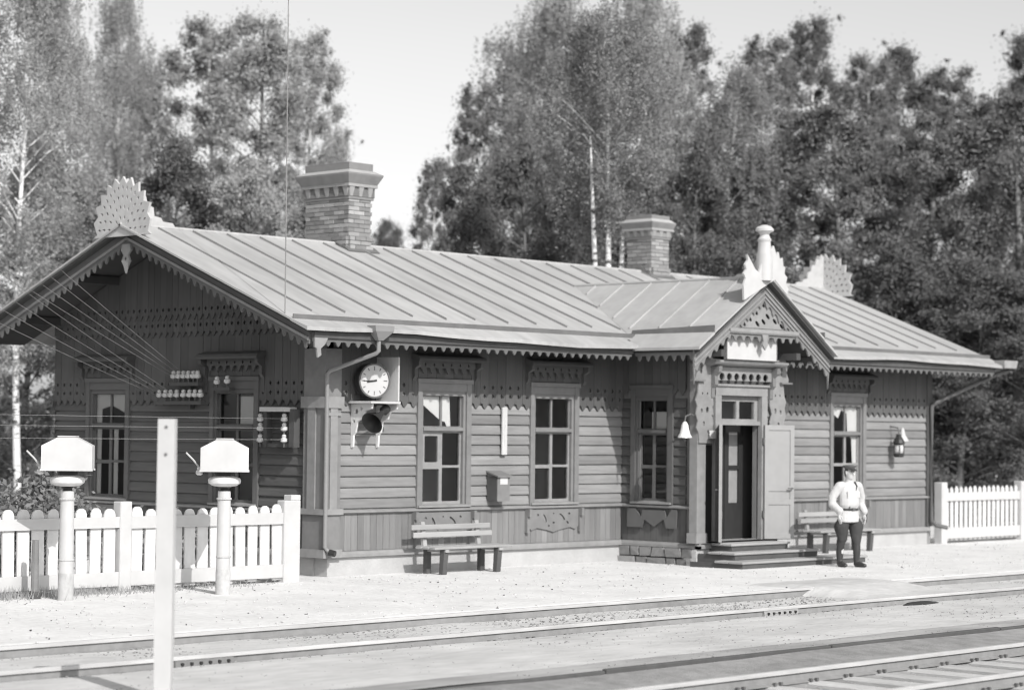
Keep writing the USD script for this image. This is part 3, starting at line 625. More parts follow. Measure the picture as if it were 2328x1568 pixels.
for x, z in ((-.2, 4.42), (-.38, 4.30), (-.55, 4.21), (.0, 4.56), (.14, 4.36), (.02, 4.26), (.35, 4.28), (.55, 4.2), (-.16, 4.22)): fret = fret.difference(affinity.rotate(affinity.scale(Point(PX + x, z).buffer(.05, quad_segs=2), 1.5, .7), -35))
obj('gable_fretwork', P1.plate(fret, -.02, .0), 'light_trim', st)
obj('tie_fringe', P1.plate(teeth(PX - .92, PX + .92, 4.03, 3.90, .23, .09), .0, .02), 'trim', st)
obj('pendant', P1.plate(Polygon([(PX - .09, 4.03), (PX + .09, 4.03), (PX + .05, 3.92), (PX + .08, 3.86), (PX, 3.76), (PX - .08, 3.86), (PX - .05, 3.92)]), .03, .06), 'light_trim', st)
for x in (7.16, 9.34): obj('purlin', bx(x - .06, x + .06, -2.24, -1.75, 3.62, 3.74), 'soffit', st)
# porch crest with a turned post
cr = Polygon([(7.42, 5.05 - .45), (7.40, 4.86), (7.46, 4.98), (7.40, 5.06), (7.48, 5.14), (7.44, 5.22), (7.52, 5.30), (7.50, 5.40), (7.60, 5.30), (7.72, 5.16), (7.84, 5.10), (7.92, 5.3), (8.26, 5.60), (8.34, 5.44), (8.40, 5.50), (8.44, 5.38), (8.52, 5.40), (8.54, 5.26), (8.60, 5.24), (8.58, 5.12), (8.66, 5.06), (8.62, 4.94), (8.70, 4.86), (8.66, 4.75), (8.3, 5.0)]).buffer(0)
obj('porch_crest', Frame((.03, -2.44, 0), (1, 0, 0), (0, -1, 0)).plate(cr, -.02, .02), 'white', st)
obj('porch_finial', move(lathe([(.14, 0), (.14, .45), (.12, .5), (.105, .68), (.12, .70), (.12, .73), (.10, .75), (.08, .80), (.10, .84), (.16, .87), (.16, .91), (.12, .95), (.04, .98)], 14), (8.07, -2.42, 4.97)), 'white', st, smooth=40)
obj('porch_crest', Frame((PX, 0, 0), (0, -1, 0), (-1, 0, 0)).plate(Polygon([(2.42, 5.06), (2.42, 5.45), (2.3, 5.5), (2.25, 5.38), (2.12, 5.38), (2.06, 5.26), (1.95, 5.24), (1.9, 5.14), (1.7, 5.12), (1.6, 5.06)]), -.02, .02), 'white', st)

# ------------------------------------------------------------------ chimneys, brick by brick
def chimney(x0, x1, y0, y1, zb, zt, big):
    ch = obj('chimney', bx(x0 + .018, x1 - .018, y0 + .018, y1 - .018, zb - .3, zt), 'mortar', st)
    course, bl = .077, .26
    z = zb - .12; k = 0
    while z < zt - .01:
        off = bl / 2 if k % 2 else 0
        flare = .05 if z < zb + .14 else 0.0
        for axis in range(4):
            L = (x1 - x0) if axis < 2 else (y1 - y0)
            t = -off
            while t < L - .01:
                a, b = max(t, 0) + .005, min(t + bl, L) - .005; t += bl
                if b - a < .04: continue
                d = R.uniform(-.006, .006) - flare
                if axis == 0: m = bx(x0 + a, x0 + b, y0 + d, y0 + .05, z, z + course - .010)
                elif axis == 1: m = bx(x0 + a, x0 + b, y1 - .05, y1 - d, z, z + course - .010)
                elif axis == 2: m = bx(x0 + d, x0 + .05, y0 + .0 + a, y0 + b, z, z + course - .010)
                else: m = bx(x1 - .05, x1 - d, y0 + a, y0 + b, z, z + course - .010)
                if axis in (1, 3): continue
                obj('brick', m, 'brick', ch)
        z += course; k += 1
    # corbel band with dentils, flared cornice, cap
    h = .22 if big else .17
    band = [bx(x0 - .02, x1 + .02, y0 - .02, y1 + .02, zt, zt + .05)]
    obj('corbel', join(*band), 'capstone', ch)
    nx, ny = (3, 5) if big else (3, 4)
    for i in range(nx):
        a = x0 - .05 + (x1 - x0 + .10) * (i + .12) / nx; w = (x1 - x0 + .1) / nx * .52
        obj('dentil', hullpts([(a, y0 - .06, zt + h), (a + w, y0 - .06, zt + h), (a + w * .25, y0 - .03, zt + .05), (a + w * .75, y0 - .03, zt + .05), (a, y0 + .05, zt + h), (a + w, y0 + .05, zt + h), (a, y0 + .05, zt + .05), (a + w, y0 + .05, zt + .05)]), 'mortar', ch)
    for i in range(ny):
        a = y0 - .05 + (y1 - y0 + .10) * (i + .12) / ny; w = (y1 - y0 + .1) / ny * .52
        obj('dentil', hullpts([(x0 - .06, a, zt + h), (x0 - .06, a + w, zt + h), (x0 - .03, a + w * .25, zt + .05), (x0 - .03, a + w * .75, zt + .05), (x0 + .05, a, zt + h), (x0 + .05, a + w, zt + h), (x0 + .05, a, zt + .05), (x0 + .05, a + w, zt + .05)]), 'mortar', ch)
    obj('corbel', bx(x0 - .03, x1 + .03, y0 - .03, y1 + .03, zt + .05, zt + h), 'stone', ch)  # darker block paints the shaded gaps between the dentils
    obj('corbel', bx(x0 - .07, x1 + .07, y0 - .07, y1 + .07, zt + h, zt + h + .05), 'mortar', ch)
    z0 = zt + h + .05; e = .14 if big else .10; g = .16 if big else .10
    obj('cornice', hullpts([(x0 - .06, y0 - .06, z0), (x1 + .06, y0 - .06, z0), (x1 + .06, y1 + .06, z0), (x0 - .06, y1 + .06, z0)] + [(a, b, z) for z in (z0 + g, z0 + g + .025) for a in (x0 - e, x1 + e) for b in (y0 - e, y1 + e)]), 'capstone', ch)  # cornice colour lowered to carry the shade under its flare
    z1 = z0 + g + .025
    obj('cap', hullpts([(a, b, z1 + .002) for a in (x0 - e, x1 + e) for b in (y0 - e, y1 + e)] + [(a, b, z1 + .07) for a in (x0 - .02, x1 + .02) for b in (y0 - .02, y1 + .02)]), 'roof', ch)
    obj('cap', bx(x0 - .01, x1 + .0, y0 - .01, y1 + .01, z1 + .065, z1 + (.20 if big else .15)), 'capstone', ch)
    # lead apron where it meets the roof
    obj('flashing', hullpts([(x0 - .09, y0 - .14, rz_main(y0 - .14) + .01), (x1 + .09, y0 - .14, rz_main(y0 - .14) + .01), (x1 + .09, y0, rz_main(y0) + .05), (x0 - .09, y0, rz_main(y0) + .05), (x0 - .09, 3.6, 5.64), (x1 + .09, 3.6, 5.64), (x0 - .09, y0, rz_main(y0) - .02), (x1 + .09, 3.6, 5.5)]), 'gutter', ch)
    return ch
chimney(3.45, 4.02, 3.32, 4.48, 5.55, 6.40, True)
chimney(11.93, 12.50, 3.38, 4.05, 5.50, 6.28, False)

# ------------------------------------------------------------------ drainpipes
dp = obj('drainpipe', tube([(.17, -1.0, 3.66), (.17, -1.0, 3.50), (.15, -.96, 3.46), (-.06, -.16, 3.20), (-.10, -.13, 3.14), (-.10, -.13, .46), (-.05, -.18, .38), (-.02, -.24, .37)], .034, 10), 'pipe', st, smooth=40, label='light drainpipe at the left corner')
obj('hopper', hullpts([(a, b, 3.885) for a in (-.03, .37) for b in (-1.14, -.95)] + [(a, b, 3.80) for a in (-.02, .36) for b in (-1.14, -.95)] + [(a, b, 3.66) for a in (.12, .22) for b in (-1.05, -.95)]), 'pipe', dp)
obj('outlet', tube([(-.05, -.18, .385), (-.01, -.27, .365)], .05, 10), 'black', dp)
dq = obj('drainpipe', tube([(18.7, -.95, 3.70), (18.4, -.80, 3.60), (17.05, -.16, 2.98), (16.98, -.13, 2.90), (16.98, -.13, .50), (17.06, -.2, .40), (17.25, -.35, .36)], .045, 10), 'iron', st, smooth=40, label='dark drainpipe at the right corner')
obj('hopper', hullpts([(a, b, 3.90) for a in (18.2, 18.75) for b in (-1.14, -.9)] + [(a, b, 3.74) for a in (18.25, 18.72) for b in (-1.12, -.9)]), 'roof', dq)

# ------------------------------------------------------------------ steps in front of the door
sp = thing('porch_steps', 'three worn wooden steps up to the open station door', 'steps')
for k, (x0, x1, y0, z) in enumerate(((7.35, 9.05, -2.30, .385), (7.02, 9.5, -2.62, .255), (6.80, 10.5, -2.96, .125))):
    y1 = (-1.84, -2.02, -2.34)[k]
    n = 2 if k < 2 else 2
    for i in range(n):
        a = y0 + (y1 - y0) * i / n; b = y0 + (y1 - y0) * (i + 1) / n - .012
        obj('tread', cham(x0, x1, a, b, z - .04, z, .008), 'bench', sp)
    obj('riser', join(bx(x0 + .04, x1 - .04, y0 + .03, y0 + .055, max(-.02, z - .125), z - .042), bx(x0 + .03, x0 + .055, y0 + .056, -1.80, -.02, z - .042), bx(x1 - .055, x1 - .03, y0 + .056, -1.80, -.02, z - .042)), 'dark_wood', sp)

# ------------------------------------------------------------------ things fixed to the walls
def box_thing(name, label, cat, parts, loc=(0, 0, 0), group=None):
    t = thing(name, label, cat, loc, group=group)
    for (n, m, mt) in parts: obj(n, m, mt, t)
    return t
sg = box_thing('station_sign', 'blank white board above the hood of the station door', 'sign', [('board', bx(7.38, 8.80, -2.15, -2.12, 3.585, 3.98), 'white'), ('frame', join(bx(7.36, 8.82, -2.12, -2.09, 3.57, 3.585), bx(7.36, 7.38, -2.155, -2.09, 3.585, 3.99), bx(8.80, 8.82, -2.155, -2.09, 3.585, 3.99)), 'trim')])
for x in (7.6, 8.5): obj('stay', bx(x, x + .04, -2.12, -1.74, 3.72, 3.75), 'trim', sg)
mb = thing('mailbox', 'dark sided letter box on the wall between the two left front windows', 'mailbox', (3.60, 0, 0))
obj('body', hullpts([(a, b, z) for a in (0, .30) for b in (-.04, -.28) for z in (1.12,)] + [(a, -.04, 1.60) for a in (0, .30)] + [(a, -.28, 1.52) for a in (0, .30)]), 'trim', mb)
obj('side_panel', bx(-.012, -.002, -.275, -.045, 1.13, 1.53), 'dark_wood', mb)
obj('lid', hullpts([(a, -.03, z) for a in (-.03, .33) for z in (1.605, 1.63)] + [(a, -.32, z) for a in (-.03, .33) for z in (1.52, 1.545)]), 'trim', mb)
obj('notice', bx(.06, .24, -.286, -.282, 1.40, 1.52), 'white', mb)
obj('slot', bx(.05, .25, -.287, -.281, 1.545 - .03, 1.55 - .018), 'black', mb)
wb = thing('thermometer_board', 'narrow white upright board on the wall between the two left front windows', 'board', (3.90, 0, 0))
obj('board', cham(0, .12, -.10, -.06, 1.89, 2.69, .008), 'white', wb); obj('batten', join(bx(.03, .09, -.06, -.0, 2.55, 2.6), bx(.03, .09, -.06, 0, 2.0, 2.05)), 'dark_wood', wb)
obj('tube', tube([(.06, -.105, 2.05), (.06, -.105, 2.55)], .006, 6), 'ceramic', wb)
# clock on its shelf
ck = thing('station_clock', 'round white clock face in a white open-sided case by the left corner', 'clock')
CC = np.array([.70, -.31, 3.06]); ca = math.radians(253.4); cn = np.array([math.cos(ca), math.sin(ca), 0]); cu = np.array([-cn[1], cn[0], 0]) * 1.0
if np.dot(cu, rt) < 0: cu = -cu
def disc(r, o0, o1, n=40):
    a = np.arange(n) * 2 * np.pi / n; v = []
    for o in (o0, o1): v += [CC + cn * o + r * (math.cos(t) * cu + math.sin(t) * np.array([0, 0, 1.0])) for t in a]
    v = np.array(v + [CC + cn * o0, CC + cn * o1]); f = []
    for j in range(n):
        k = (j + 1) % n; f += [[j, n + j, n + k], [j, n + k, k], [2 * n, j, k], [2 * n + 1, n + k, n + j]]
    return v, np.array(f)
obj('case', disc(.275, -.10, .05), 'black', ck, smooth=40)
obj('dial', disc(.252, .05, .056), 'white', ck)
ring = Point(0, 0).buffer(.275, quad_segs=10).difference(Point(0, 0).buffer(.25, quad_segs=10))
CFrame = Frame(CC, cu, cn)
obj('rim', CFrame.plate(ring, .05, .075), 'iron', ck)
for k in range(12):
    t = math.radians(90 - 30 * k); l = .045 if k % 3 else .06
    p = affinity.rotate(sbox(.225 - l, -.007, .225, .007), math.degrees(t), origin=(0, 0)); obj('hour_mark', CFrame.plate(p, .056, .059), 'iron', ck)
obj('minute_hand', CFrame.plate(affinity.rotate(Polygon([(-.04, -.012), (.19, -.005), (.19, .005), (-.04, .012)]), 180 + 2, origin=(0, 0)), .060, .064), 'black', ck)
obj('hour_hand', CFrame.plate(affinity.rotate(Polygon([(-.04, -.014), (.13, -.008), (.13, .008), (-.04, .014)]), 190, origin=(0, 0)), .065, .069), 'black', ck)
obj('shelf', cham(.42, 1.06, -.58, -.03, 2.70, 2.735, .006), 'white', ck)
obj('side_board', cham(1.02, 1.05, -.56, -.03, 2.737, 3.44, .006), 'white', ck)
obj('stem', tube([CC + [0, 0, -.26], CC + [0, 0, -.33]], .03, 8), 'black', ck)
for x in (.50, 1.04):
    p = Polygon([(.03, 2.695), (.52, 2.695), (.50, 2.62), (.36, 2.58), (.30, 2.46), (.18, 2.42), (.14, 2.25), (.09, 2.2), (.08, 2.02), (.03, 2.0)])
    for c, z, r_ in ((.15, 2.58, .045), (.27, 2.62, .03), (.10, 2.42, .03)): p = p.difference(Point(c, z).buffer(r_, quad_segs=2))
    tri = trimesh.creation.extrude_polygon(p, .035, engine='earcut')
    obj('bracket', (F0.arr(np.c_[x + tri.vertices[:, 2], tri.vertices[:, 0], tri.vertices[:, 1]]), tri.faces), 'worn_white', ck)
hs = thing('horn_loudspeaker', 'dark horn loudspeaker hanging below the clock shelf, mouth turned left', 'loudspeaker', (.86, -.42, 2.60))
hv, hf = lathe([(.05, -.09), (.075, -.06), (.075, .03), (.04, .06), (.045, .12), (.07, .22), (.11, .31), (.165, .38), (.185, .395), (.17, .39), (.10, .29), (.03, .12)], 22)
hd_ = np.array([-.80, -.16, -.50]); hd_ /= np.linalg.norm(hd_); ha = np.cross(hd_, [0, 0, 1.0]); ha /= np.linalg.norm(ha); hb = np.cross(ha, hd_)
obj('horn', (hv[:, :1] * ha + hv[:, 1:2] * -hb + hv[:, 2:] * hd_, hf), 'black', hs, smooth=40)
obj('bracket', tube([(0, 0, .05), (.02, .05, .09), (.03, .39, .09)], .014, 6), 'iron', hs)
# lantern on the right wall
ln = thing('wall_lantern', 'dark lantern with a bright glass and white shade on the wall near the right corner', 'lantern', (15.55, -.26, 0))
obj('body', join(move(lathe([(.09, 1.84), (.11, 1.87), (.11, 1.90), (.09, 1.92)], 10), (0, 0, 0)), move(lathe([(.10, 2.10), (.13, 2.13), (.10, 2.2), (.05, 2.27), (.05, 2.31)], 10), (0, 0, 0))), 'black', ln)
obj('globe', lathe([(.075, 1.92), (.09, 1.98), (.09, 2.05), (.075, 2.10)], 12), 'ceramic', ln, smooth=True)
for k in range(4): obj('cage_bar', tube([(.10 * math.cos(k * 1.57 + .8), .10 * math.sin(k * 1.57 + .8), 1.90), (.105 * math.cos(k * 1.57 + .8), .105 * math.sin(k * 1.57 + .8), 2.12)], .008, 5), 'black', ln)
obj('arm', tube([(0, 0, 2.31), (0, .02, 2.44), (0.02, .26, 2.48)], .014, 6), 'iron', ln)
obj('shade', move(lathe([(.13, 2.17), (.12, 2.20), (.06, 2.30), (.035, 2.42), (.02, 2.44)], 14), (.22, .06, 0)), 'white', ln, smooth=40)
# station bell
bl = thing('station_bell', 'bright bell hanging from an iron arm at the left porch corner', 'bell', (6.66, -1.80, 0))
obj('bell_body', lathe([(.125, 2.21), (.12, 2.235), (.092, 2.28), (.072, 2.36), (.06, 2.43), (.035, 2.475), (.015, 2.49)], 20), 'bell', bl, smooth=40)
obj('clapper', tube([(0, 0, 2.35), (0, 0, 2.14)], [.008, .022], 6), 'iron', bl)
obj('arm', tube([(.44, 0, 2.40), (.36, 0, 2.56), (.16, 0, 2.62), (.02, 0, 2.58), (0, 0, 2.49)], .014, 6), 'iron', bl)
pl_ = thing('enamel_plate', 'small white plate on the porch front left of the door casing', 'sign', (7.24, -1.88, 0))
obj('plate', cham(0, .18, -.012, .0, 2.20, 2.34, .004), 'ceramic', pl_); obj('fixing', bx(.07, .11, .0, .04, 2.25, 2.29), 'iron', pl_)
# insulator racks on the gable wall
def insulator(c, r=.055, up=.11, ax=0):
    m = lathe([(r * .5, -.02), (r, 0), (r * .95, up * .4), (r * .55, up * .55), (r * .7, up * .8), (r * .4, up)], 10)
    return m[0] + c, m[1]
def rack(name, label, pins, bars, group='insulator racks on the left gable wall'):
    t = thing(name, label, 'insulator rack', group=None)
    for b in bars: obj('crossarm', b, 'dark_wood', t)
    for p in pins:
        obj('pin', tube([(p[0], p[1], p[2] - .09), (p[0], p[1], p[2])], .012, 6), 'iron', t)
        obj('insulator', insulator(np.array(p)), 'ceramic', t, smooth=40)
    return t
top_pins = [(-.22, y, 3.12) for y in (3.55, 3.42, 3.29, 3.16, 3.03, 2.92)]
rack('insulator_rack', 'upper row of white insulators on a dark arm left of the nearer gable window', top_pins, [bx(-.26, -.14, 2.86, 3.62, 2.98, 3.04), bx(-.14, -.06, 3.2, 3.28, 2.9, 3.1)])
low_pins = [(-.22, y, 2.81) for y in (3.92, 3.76, 3.62, 3.46, 3.28, 3.12, 2.98, 2.84)]
rack('insulator_rack', 'lower longer row of white insulators left of the nearer gable window', low_pins, [bx(-.26, -.14, 2.78, 4.0, 2.67, 2.73), bx(-.14, -.06, 3.2, 3.28, 2.6, 2.8)])
rack('insulator_rack', 'pair of white insulators above the panes of the nearer gable window', [(-.20, 2.44, 3.02), (-.20, 2.18, 3.03)], [bx(-.22, -.10, 2.10, 2.52, 2.90, 2.95)])
side_pins = [(-.24, y, z) for y in (1.29, .71) for z in (2.42, 2.27, 2.09)]
t = rack('insulator_rack', 'white-topped frame with two columns of insulators next to the left corner', side_pins, [bx(-.22, -.10, 1.16, 1.24, 2.0, 2.56), bx(-.22, -.10, .50, .62, 2.0, 2.6), bx(-.20, -.12, .62, 1.16, 2.0, 2.06)])
obj('canopy', bx(-.34, -.08, .60, 1.20, 2.56, 2.63), 'white', t)

# ------------------------------------------------------------------ benches
def bench(x0, x1, label):
    t = thing('bench', label, 'bench', ((x0 + x1) / 2, 0, 0), group=None)
    L = (x1 - x0) / 2
    for i in range(3): obj('seat_slat', cham(-L, L, -.86 + i * .155, -.72 + i * .155, .40, .44, .008), 'bench', t)
    for z in (.57, .69): obj('back_slat', cham(-L - .02, L - .02, -.40 + (z - .57) * .4, -.365 + (z - .57) * .4, z, z + .085, .008), 'bench', t)
    for sx in (-L + .28, L - .28):
        obj('leg', hullpts([(sx - .05, -.80, .0), (sx + .05, -.80, 0), (sx - .05, -.72, 0), (sx + .05, -.72, 0), (sx - .05, -.84, .40), (sx + .05, -.84, .40), (sx - .05, -.74, .40), (sx + .05, -.74, .40)]), 'dark_wood', t)
        obj('leg', hullpts([(sx + a, -.44 + b, z) for a in (-.05, .05) for b, z in ((0, 0), (.08, 0), (.0, .40), (.08, .40))]), 'dark_wood', t)
        obj('back_post', hullpts([(sx + a, b, z) for a in (-.04, .04) for b, z in ((-.362, .40), (-.31, .40), (-.29, .82), (-.25, .82))]), 'bench', t)
        obj('bearer', bx(sx - .04, sx + .04, -.86, -.40, .352, .398), 'bench', t)
    return t
bench(1.58, 3.38, 'slatted white bench under the left front window')
bench(12.0, 14.05, 'slatted bench behind the man, under the right front window')

# ------------------------------------------------------------------ fences
def picket(w, z0, z1, rnd=True):
    if rnd: p = Polygon([(-w / 2, z0), (w / 2, z0), (w / 2, z1 - w * .45), (w * .38, z1 - w * .15), (w * .16, z1), (-w * .16, z1), (-w * .38, z1 - w * .15), (-w / 2, z1 - w * .45)])
    else: p = Polygon([(-w / 2, z0), (w / 2, z0), (w / 2, z1 - .06), (0, z1), (-w / 2, z1 - .06)])
    return p
fl = thing('picket_fence', 'low white fence of broad rounded pickets left of the station', 'fence')
FF = Frame((0, -.55, 0), (1, 0, 0), (0, -1, 0))
posts = [-1.22, -4.28, -7.36, -10.44, -13.5]
for i, x in enumerate(posts):
    h = 1.26 - .01 * i
    m = cham(x - .10, x + .10, -.64, -.46, -.06, h, .012) if i else join(cham(x - .15, x + .17, -.64, -.46, -.06, 1.22, .012), cham(x - .02, x + .17, -.64, -.46, 1.215, 1.30, .012))
    obj('post', m, 'white', fl)
for a, b in zip(posts[1:], posts[:-1]):
    obj('rail', FF.box(a + .10, b - .10, .035, .065, .88 + R.uniform(-.01, .02), 1.04), 'white', fl)
    obj('rail', FF.box(a + .10, b - .10, .035, .065, .075, .275 + R.uniform(-.01, .01)), 'white', fl)
    n = 12; p = (b - a - .24) / n
    for k in range(n):
        x = a + .12 + (k + .5) * p
        obj('picket', FF.plate(affinity.translate(affinity.rotate(picket(p - .050 + R.uniform(-.012, .008), R.uniform(.02, .07), 1.155 + R.uniform(-.03, .02)), R.uniform(-1.3, 1.3)), x, 0), .0 + R.uniform(-.004, .004), .026), 'worn_white', fl)
frr = thing('picket_fence', 'white fence of narrow pointed pickets right of the station', 'fence')
FR = Frame((0, .05, 0), (1, 0, 0), (0, -1, 0))
posts = [17.62, 20.86, 24.1]
for x in posts: obj('post', cham(x - .11, x + .11, -.05, .15, -.06, 1.30, .012), 'white', frr)
for a, b in zip(posts[:-1], posts[1:]):
    obj('rail', FR.box(a + .11, b - .11, .03, .06, .90, 1.08), 'white', frr); obj('rail', FR.box(a + .11, b - .11, .03, .06, .10, .32), 'white', frr)
    n = 16; p = (b - a - .24) / n
    for k in range(n):
        x = a + .12 + (k + .5) * p
        obj('picket', FR.plate(affinity.translate(affinity.rotate(picket(p - .075, .06, 1.21 + R.uniform(-.012, .012), False), R.uniform(-.6, .6)), x, 0), 0, .022), 'worn_white', frr)

# ------------------------------------------------------------------ posts on the platform
def gong_post(loc, label):
    t = thing('bell_post', label, 'bell post', loc)
    obj('foot', lathe([(.105, -.05), (.105, .30), (.10, .34)], 14), 'sleeper', t, smooth=40)
    obj('column', lathe([(.098, .33), (.095, 1.0), (.088, 1.42)], 16), 'white', t, smooth=40)
    obj('neck', lathe([(.07, 1.42), (.06, 1.45), (.09, 1.48)], 12), 'black', t)
    obj('gong', lathe([(.09, 1.48), (.17, 1.495), (.222, 1.53), (.23, 1.57), (.215, 1.60), (.15, 1.625), (.05, 1.64)], 24), 'worn_white', t, smooth=40)
    obj('hanger', lathe([(.13, 1.635), (.15, 1.72)], 12), 'black', t)
    az = yaw - math.pi / 2
    hp = Polygon([(-.33, 1.70), (.33, 1.70), (.33, 2.02), (.11, 2.135), (-.11, 2.135), (-.33, 2.02)])
    fr = Frame((0, 0, 0), (math.cos(az + .12), math.sin(az + .12), 0), (math.sin(az + .12), -math.cos(az + .12), 0))
    obj('hood', fr.plate(hp, -.26, .26), 'white', t)
    obj('hood_edge', join(fr.box(-.34, .34, .262, .275, 1.69, 1.715), fr.box(-.34, .34, -.275, -.262, 1.69, 1.715)), 'white', t)
    obj('ridge_strip', join(fr.box(-.12, .12, -.27, .27, 2.137, 2.15)), 'old_white', t)
    for z in (.5, 1.3): obj('band', lathe([(.102, z), (.105, z + .005), (.105, z + .025), (.102, z + .03)], 16), 'old_white', t)
    obj('cable_arm', tube([fr.pt(-.335, .1, 1.73), fr.pt(-.43, .1, 1.85), fr.pt(-.53, .1, 1.95)], .014, 6), 'old_white', t)
    obj('insulator', insulator(fr.pt(-.345, .1, 1.66), .05, .10), 'ceramic', t, smooth=40)
    return t
gong_post((-3.55, -1.88, 0), 'white hooded bell on a round post in front of the fence, nearer the station corner')
gong_post((-5.89, -1.49, .02), 'white hooded bell on a round post in front of the fence, far left')
mp = thing('marker_post', 'tall square white post standing between the tracks in the foreground', 'post', (-11.18, -10.40, 0))
sh = manifold3d.Manifold.batch_hull([manifold3d.Manifold.cube((.148, .148, .01)).translate((-.074, -.074, 2.36)), manifold3d.Manifold.cube((.155, .155, .01)).translate((-.0775, -.0775, .4)), manifold3d.Manifold.cube((.13, .13, .01)).translate((-.065, -.065, -.3))])
obj('shaft', move(mani(sh), (0, 0, 0), yaw - math.pi / 2), 'white', mp)
for z in (2.30, 2.06): obj('bolt', tube([np.array([-math.cos(yaw), -math.sin(yaw), 0]) * .07 + [0, 0, z], np.array([-math.cos(yaw), -math.sin(yaw), 0]) * .082 + [0, 0, z]], .014, 8), 'gutter', mp)
# stub post at the far left by the fence
sb = thing('stub_post', 'short weathered grey stub post at the foot of the fence, far left', 'post', (-6.05, -1.02, 0))
obj('shaft', lathe([(.055, -.05), (.05, .5), (.045, .78)], 8), 'stone', sb); obj('collar', lathe([(.075, -.03), (.085, .06), (.06, .10)], 10), 'soil', sb)

# ------------------------------------------------------------------ tracks
RP = [(-.06, 0), (.06, 0), (.06, .012), (.012, .028), (.009, .095), (.034, .103), (.034, .135), (.026, .142), (-.026, .142), (-.034, .135), (-.034, .103), (-.009, .095), (-.012, .028), (-.06, .012)]
def rail(y, ztop, parent):
    prof = [(a, b) for a, b in RP]
    P = Polygon(prof); web = P.intersection(sbox(-.1, 0, .1, .0995)); head = P.intersection(sbox(-.1, .0995, .1, .2))
    fr = Frame((0, y, ztop - .142), (1, 0, 0), (0, -1, 0))
    def sw(pg, a, b):
        v, f = ex(pg, b - a); return np.c_[a + v[:, 2], y + v[:, 0], ztop - .142 + v[:, 1]], f
    r_ = obj('rail', sw(web, -70, 70), 'rust', parent); obj('rail_head', sw(head, -70, 70), 'steel', r_)
    return r_
tk = thing('railway_track', 'nearer-to-platform railway track sunk flush in sand and gravel', 'railway track')
ra, rb = rail(RAILS[0], .012, tk), rail(RAILS[1], -.012, tk)
t2 = thing('railway_track', 'railway track on bare sleepers in the bottom right corner', 'railway track')
rc, rd = rail(RAILS[2], -.118, t2), rail(RAILS[3], -.118, t2)
# joint bars with bolts, and spike heads, on the side facing us
for x in (-8.87, .94):
    fp = obj('joint_bar', hullpts([(x + a, RAILS[1] - b, z) for a in (-.38, .38) for b, z in ((.012, -.135), (.05, -.135), (.012, -.055), (.035, -.055))]), 'stone', tk)
    for k in range(6): obj('bolt', tube([(x - .30 + k * .12, RAILS[1] - .03, -.092), (x - .30 + k * .12, RAILS[1] - .066, -.092)], .017, 6), 'black', fp)
sl0 = None
xs = np.arange(-13.0, 9.0, .62)
for i, x in enumerate(xs):
    w = R.uniform(.22, .27); a = R.uniform(-.02, .02)
    m = manifold3d.Manifold.batch_hull([manifold3d.Manifold.cube((w, 2.75, .10)).translate((-w / 2, -1.375, -.12)), manifold3d.Manifold.cube((w - .05, 2.72, .01)).translate((-w / 2 + .025, -1.36, -.012))])
    obj('sleeper', move(mani(m), (x + R.uniform(-.04, .04), (RAILS[2] + RAILS[3]) / 2 + R.uniform(-.05, .05), -.258), a), 'sleeper', t2)
    for y in RAILS[2:]:
        for s_ in (-1,):
            for dx in (-.05, .05): obj('spike', bx(x + dx - .016, x + dx + .016, y - .085, y - .052, -.255, -.222), 'iron', t2)
for i, x in enumerate(np.arange(-12.6, 16, .66)):
    for dx in (-.05, .05): obj('spike', bx(x + dx - .016, x + dx + .016, RAILS[1] - .082, RAILS[1] - .052, -.16, -.118), 'iron', tk)
# low timber edge of the path between the tracks
eb = thing('timber_edging', 'dark weathered timber edging along the path between the two tracks', 'edging')
x = -26.0
while x < 26:
    L = R.uniform(3.5, 4.5); obj('plank', cham(x, x + L - .02, -11.32 + R.uniform(-.01, .01), -11.25, -.34, -.085 + R.uniform(-.012, .008), .01), 'dark_wood', eb); x += L
# boards across the rails
gx, gy = np.meshgrid(np.linspace(3.6, 6.8, 60), np.linspace(-5.3, -8.0, 50), indexing='ij')
ex_ = np.clip(np.minimum(gx - 3.6 - .25 * (-5.3 - gy) * .6, 6.8 - gx) / .55, 0, 1); ex_ = ex_ * ex_ * (3 - 2 * ex_)
tp = np.interp(-gy, [5.3, 6.0, 6.45, 7.2, 8.0], [.012, .028, .024, -.075, -.118]); bs = np.interp(-gy, [5.3, 6.18, 6.24, 8.0], [-.03, -.03, -.14, -.14])
v = np.c_[gx.ravel(), gy.ravel(), (bs + (tp - bs) * ex_).ravel()]; v[:, 2] += .02 * (meshkit.fbm(v * 2.5, 4, 9) - .5)
f = [[i * 50 + j, (i + 1) * 50 + j, (i + 1) * 50 + j + 1, i * 50 + j + 1] for i in range(59) for j in range(49)]
obj('sand_crossing', (v, np.array(f)), 'gravel', kind='structure', smooth=True)
# clod of dark cinders by the second rail
v, f = trimesh.creation.icosphere(subdivisions=3).vertices, trimesh.creation.icosphere(subdivisions=3).faces
v = np.array(v); v = v * (1 + .5 * (meshkit.fbm(v * 2.2 + 5, 3, 2)[:, None] - .5)) * [.40, .12, .05]
obj('cinder_heap', (v + [3.7, -8.5, -.095], f), 'black', label='small dark heap of cinders beside the second rail, right of the crossing', cat='cinder heap')

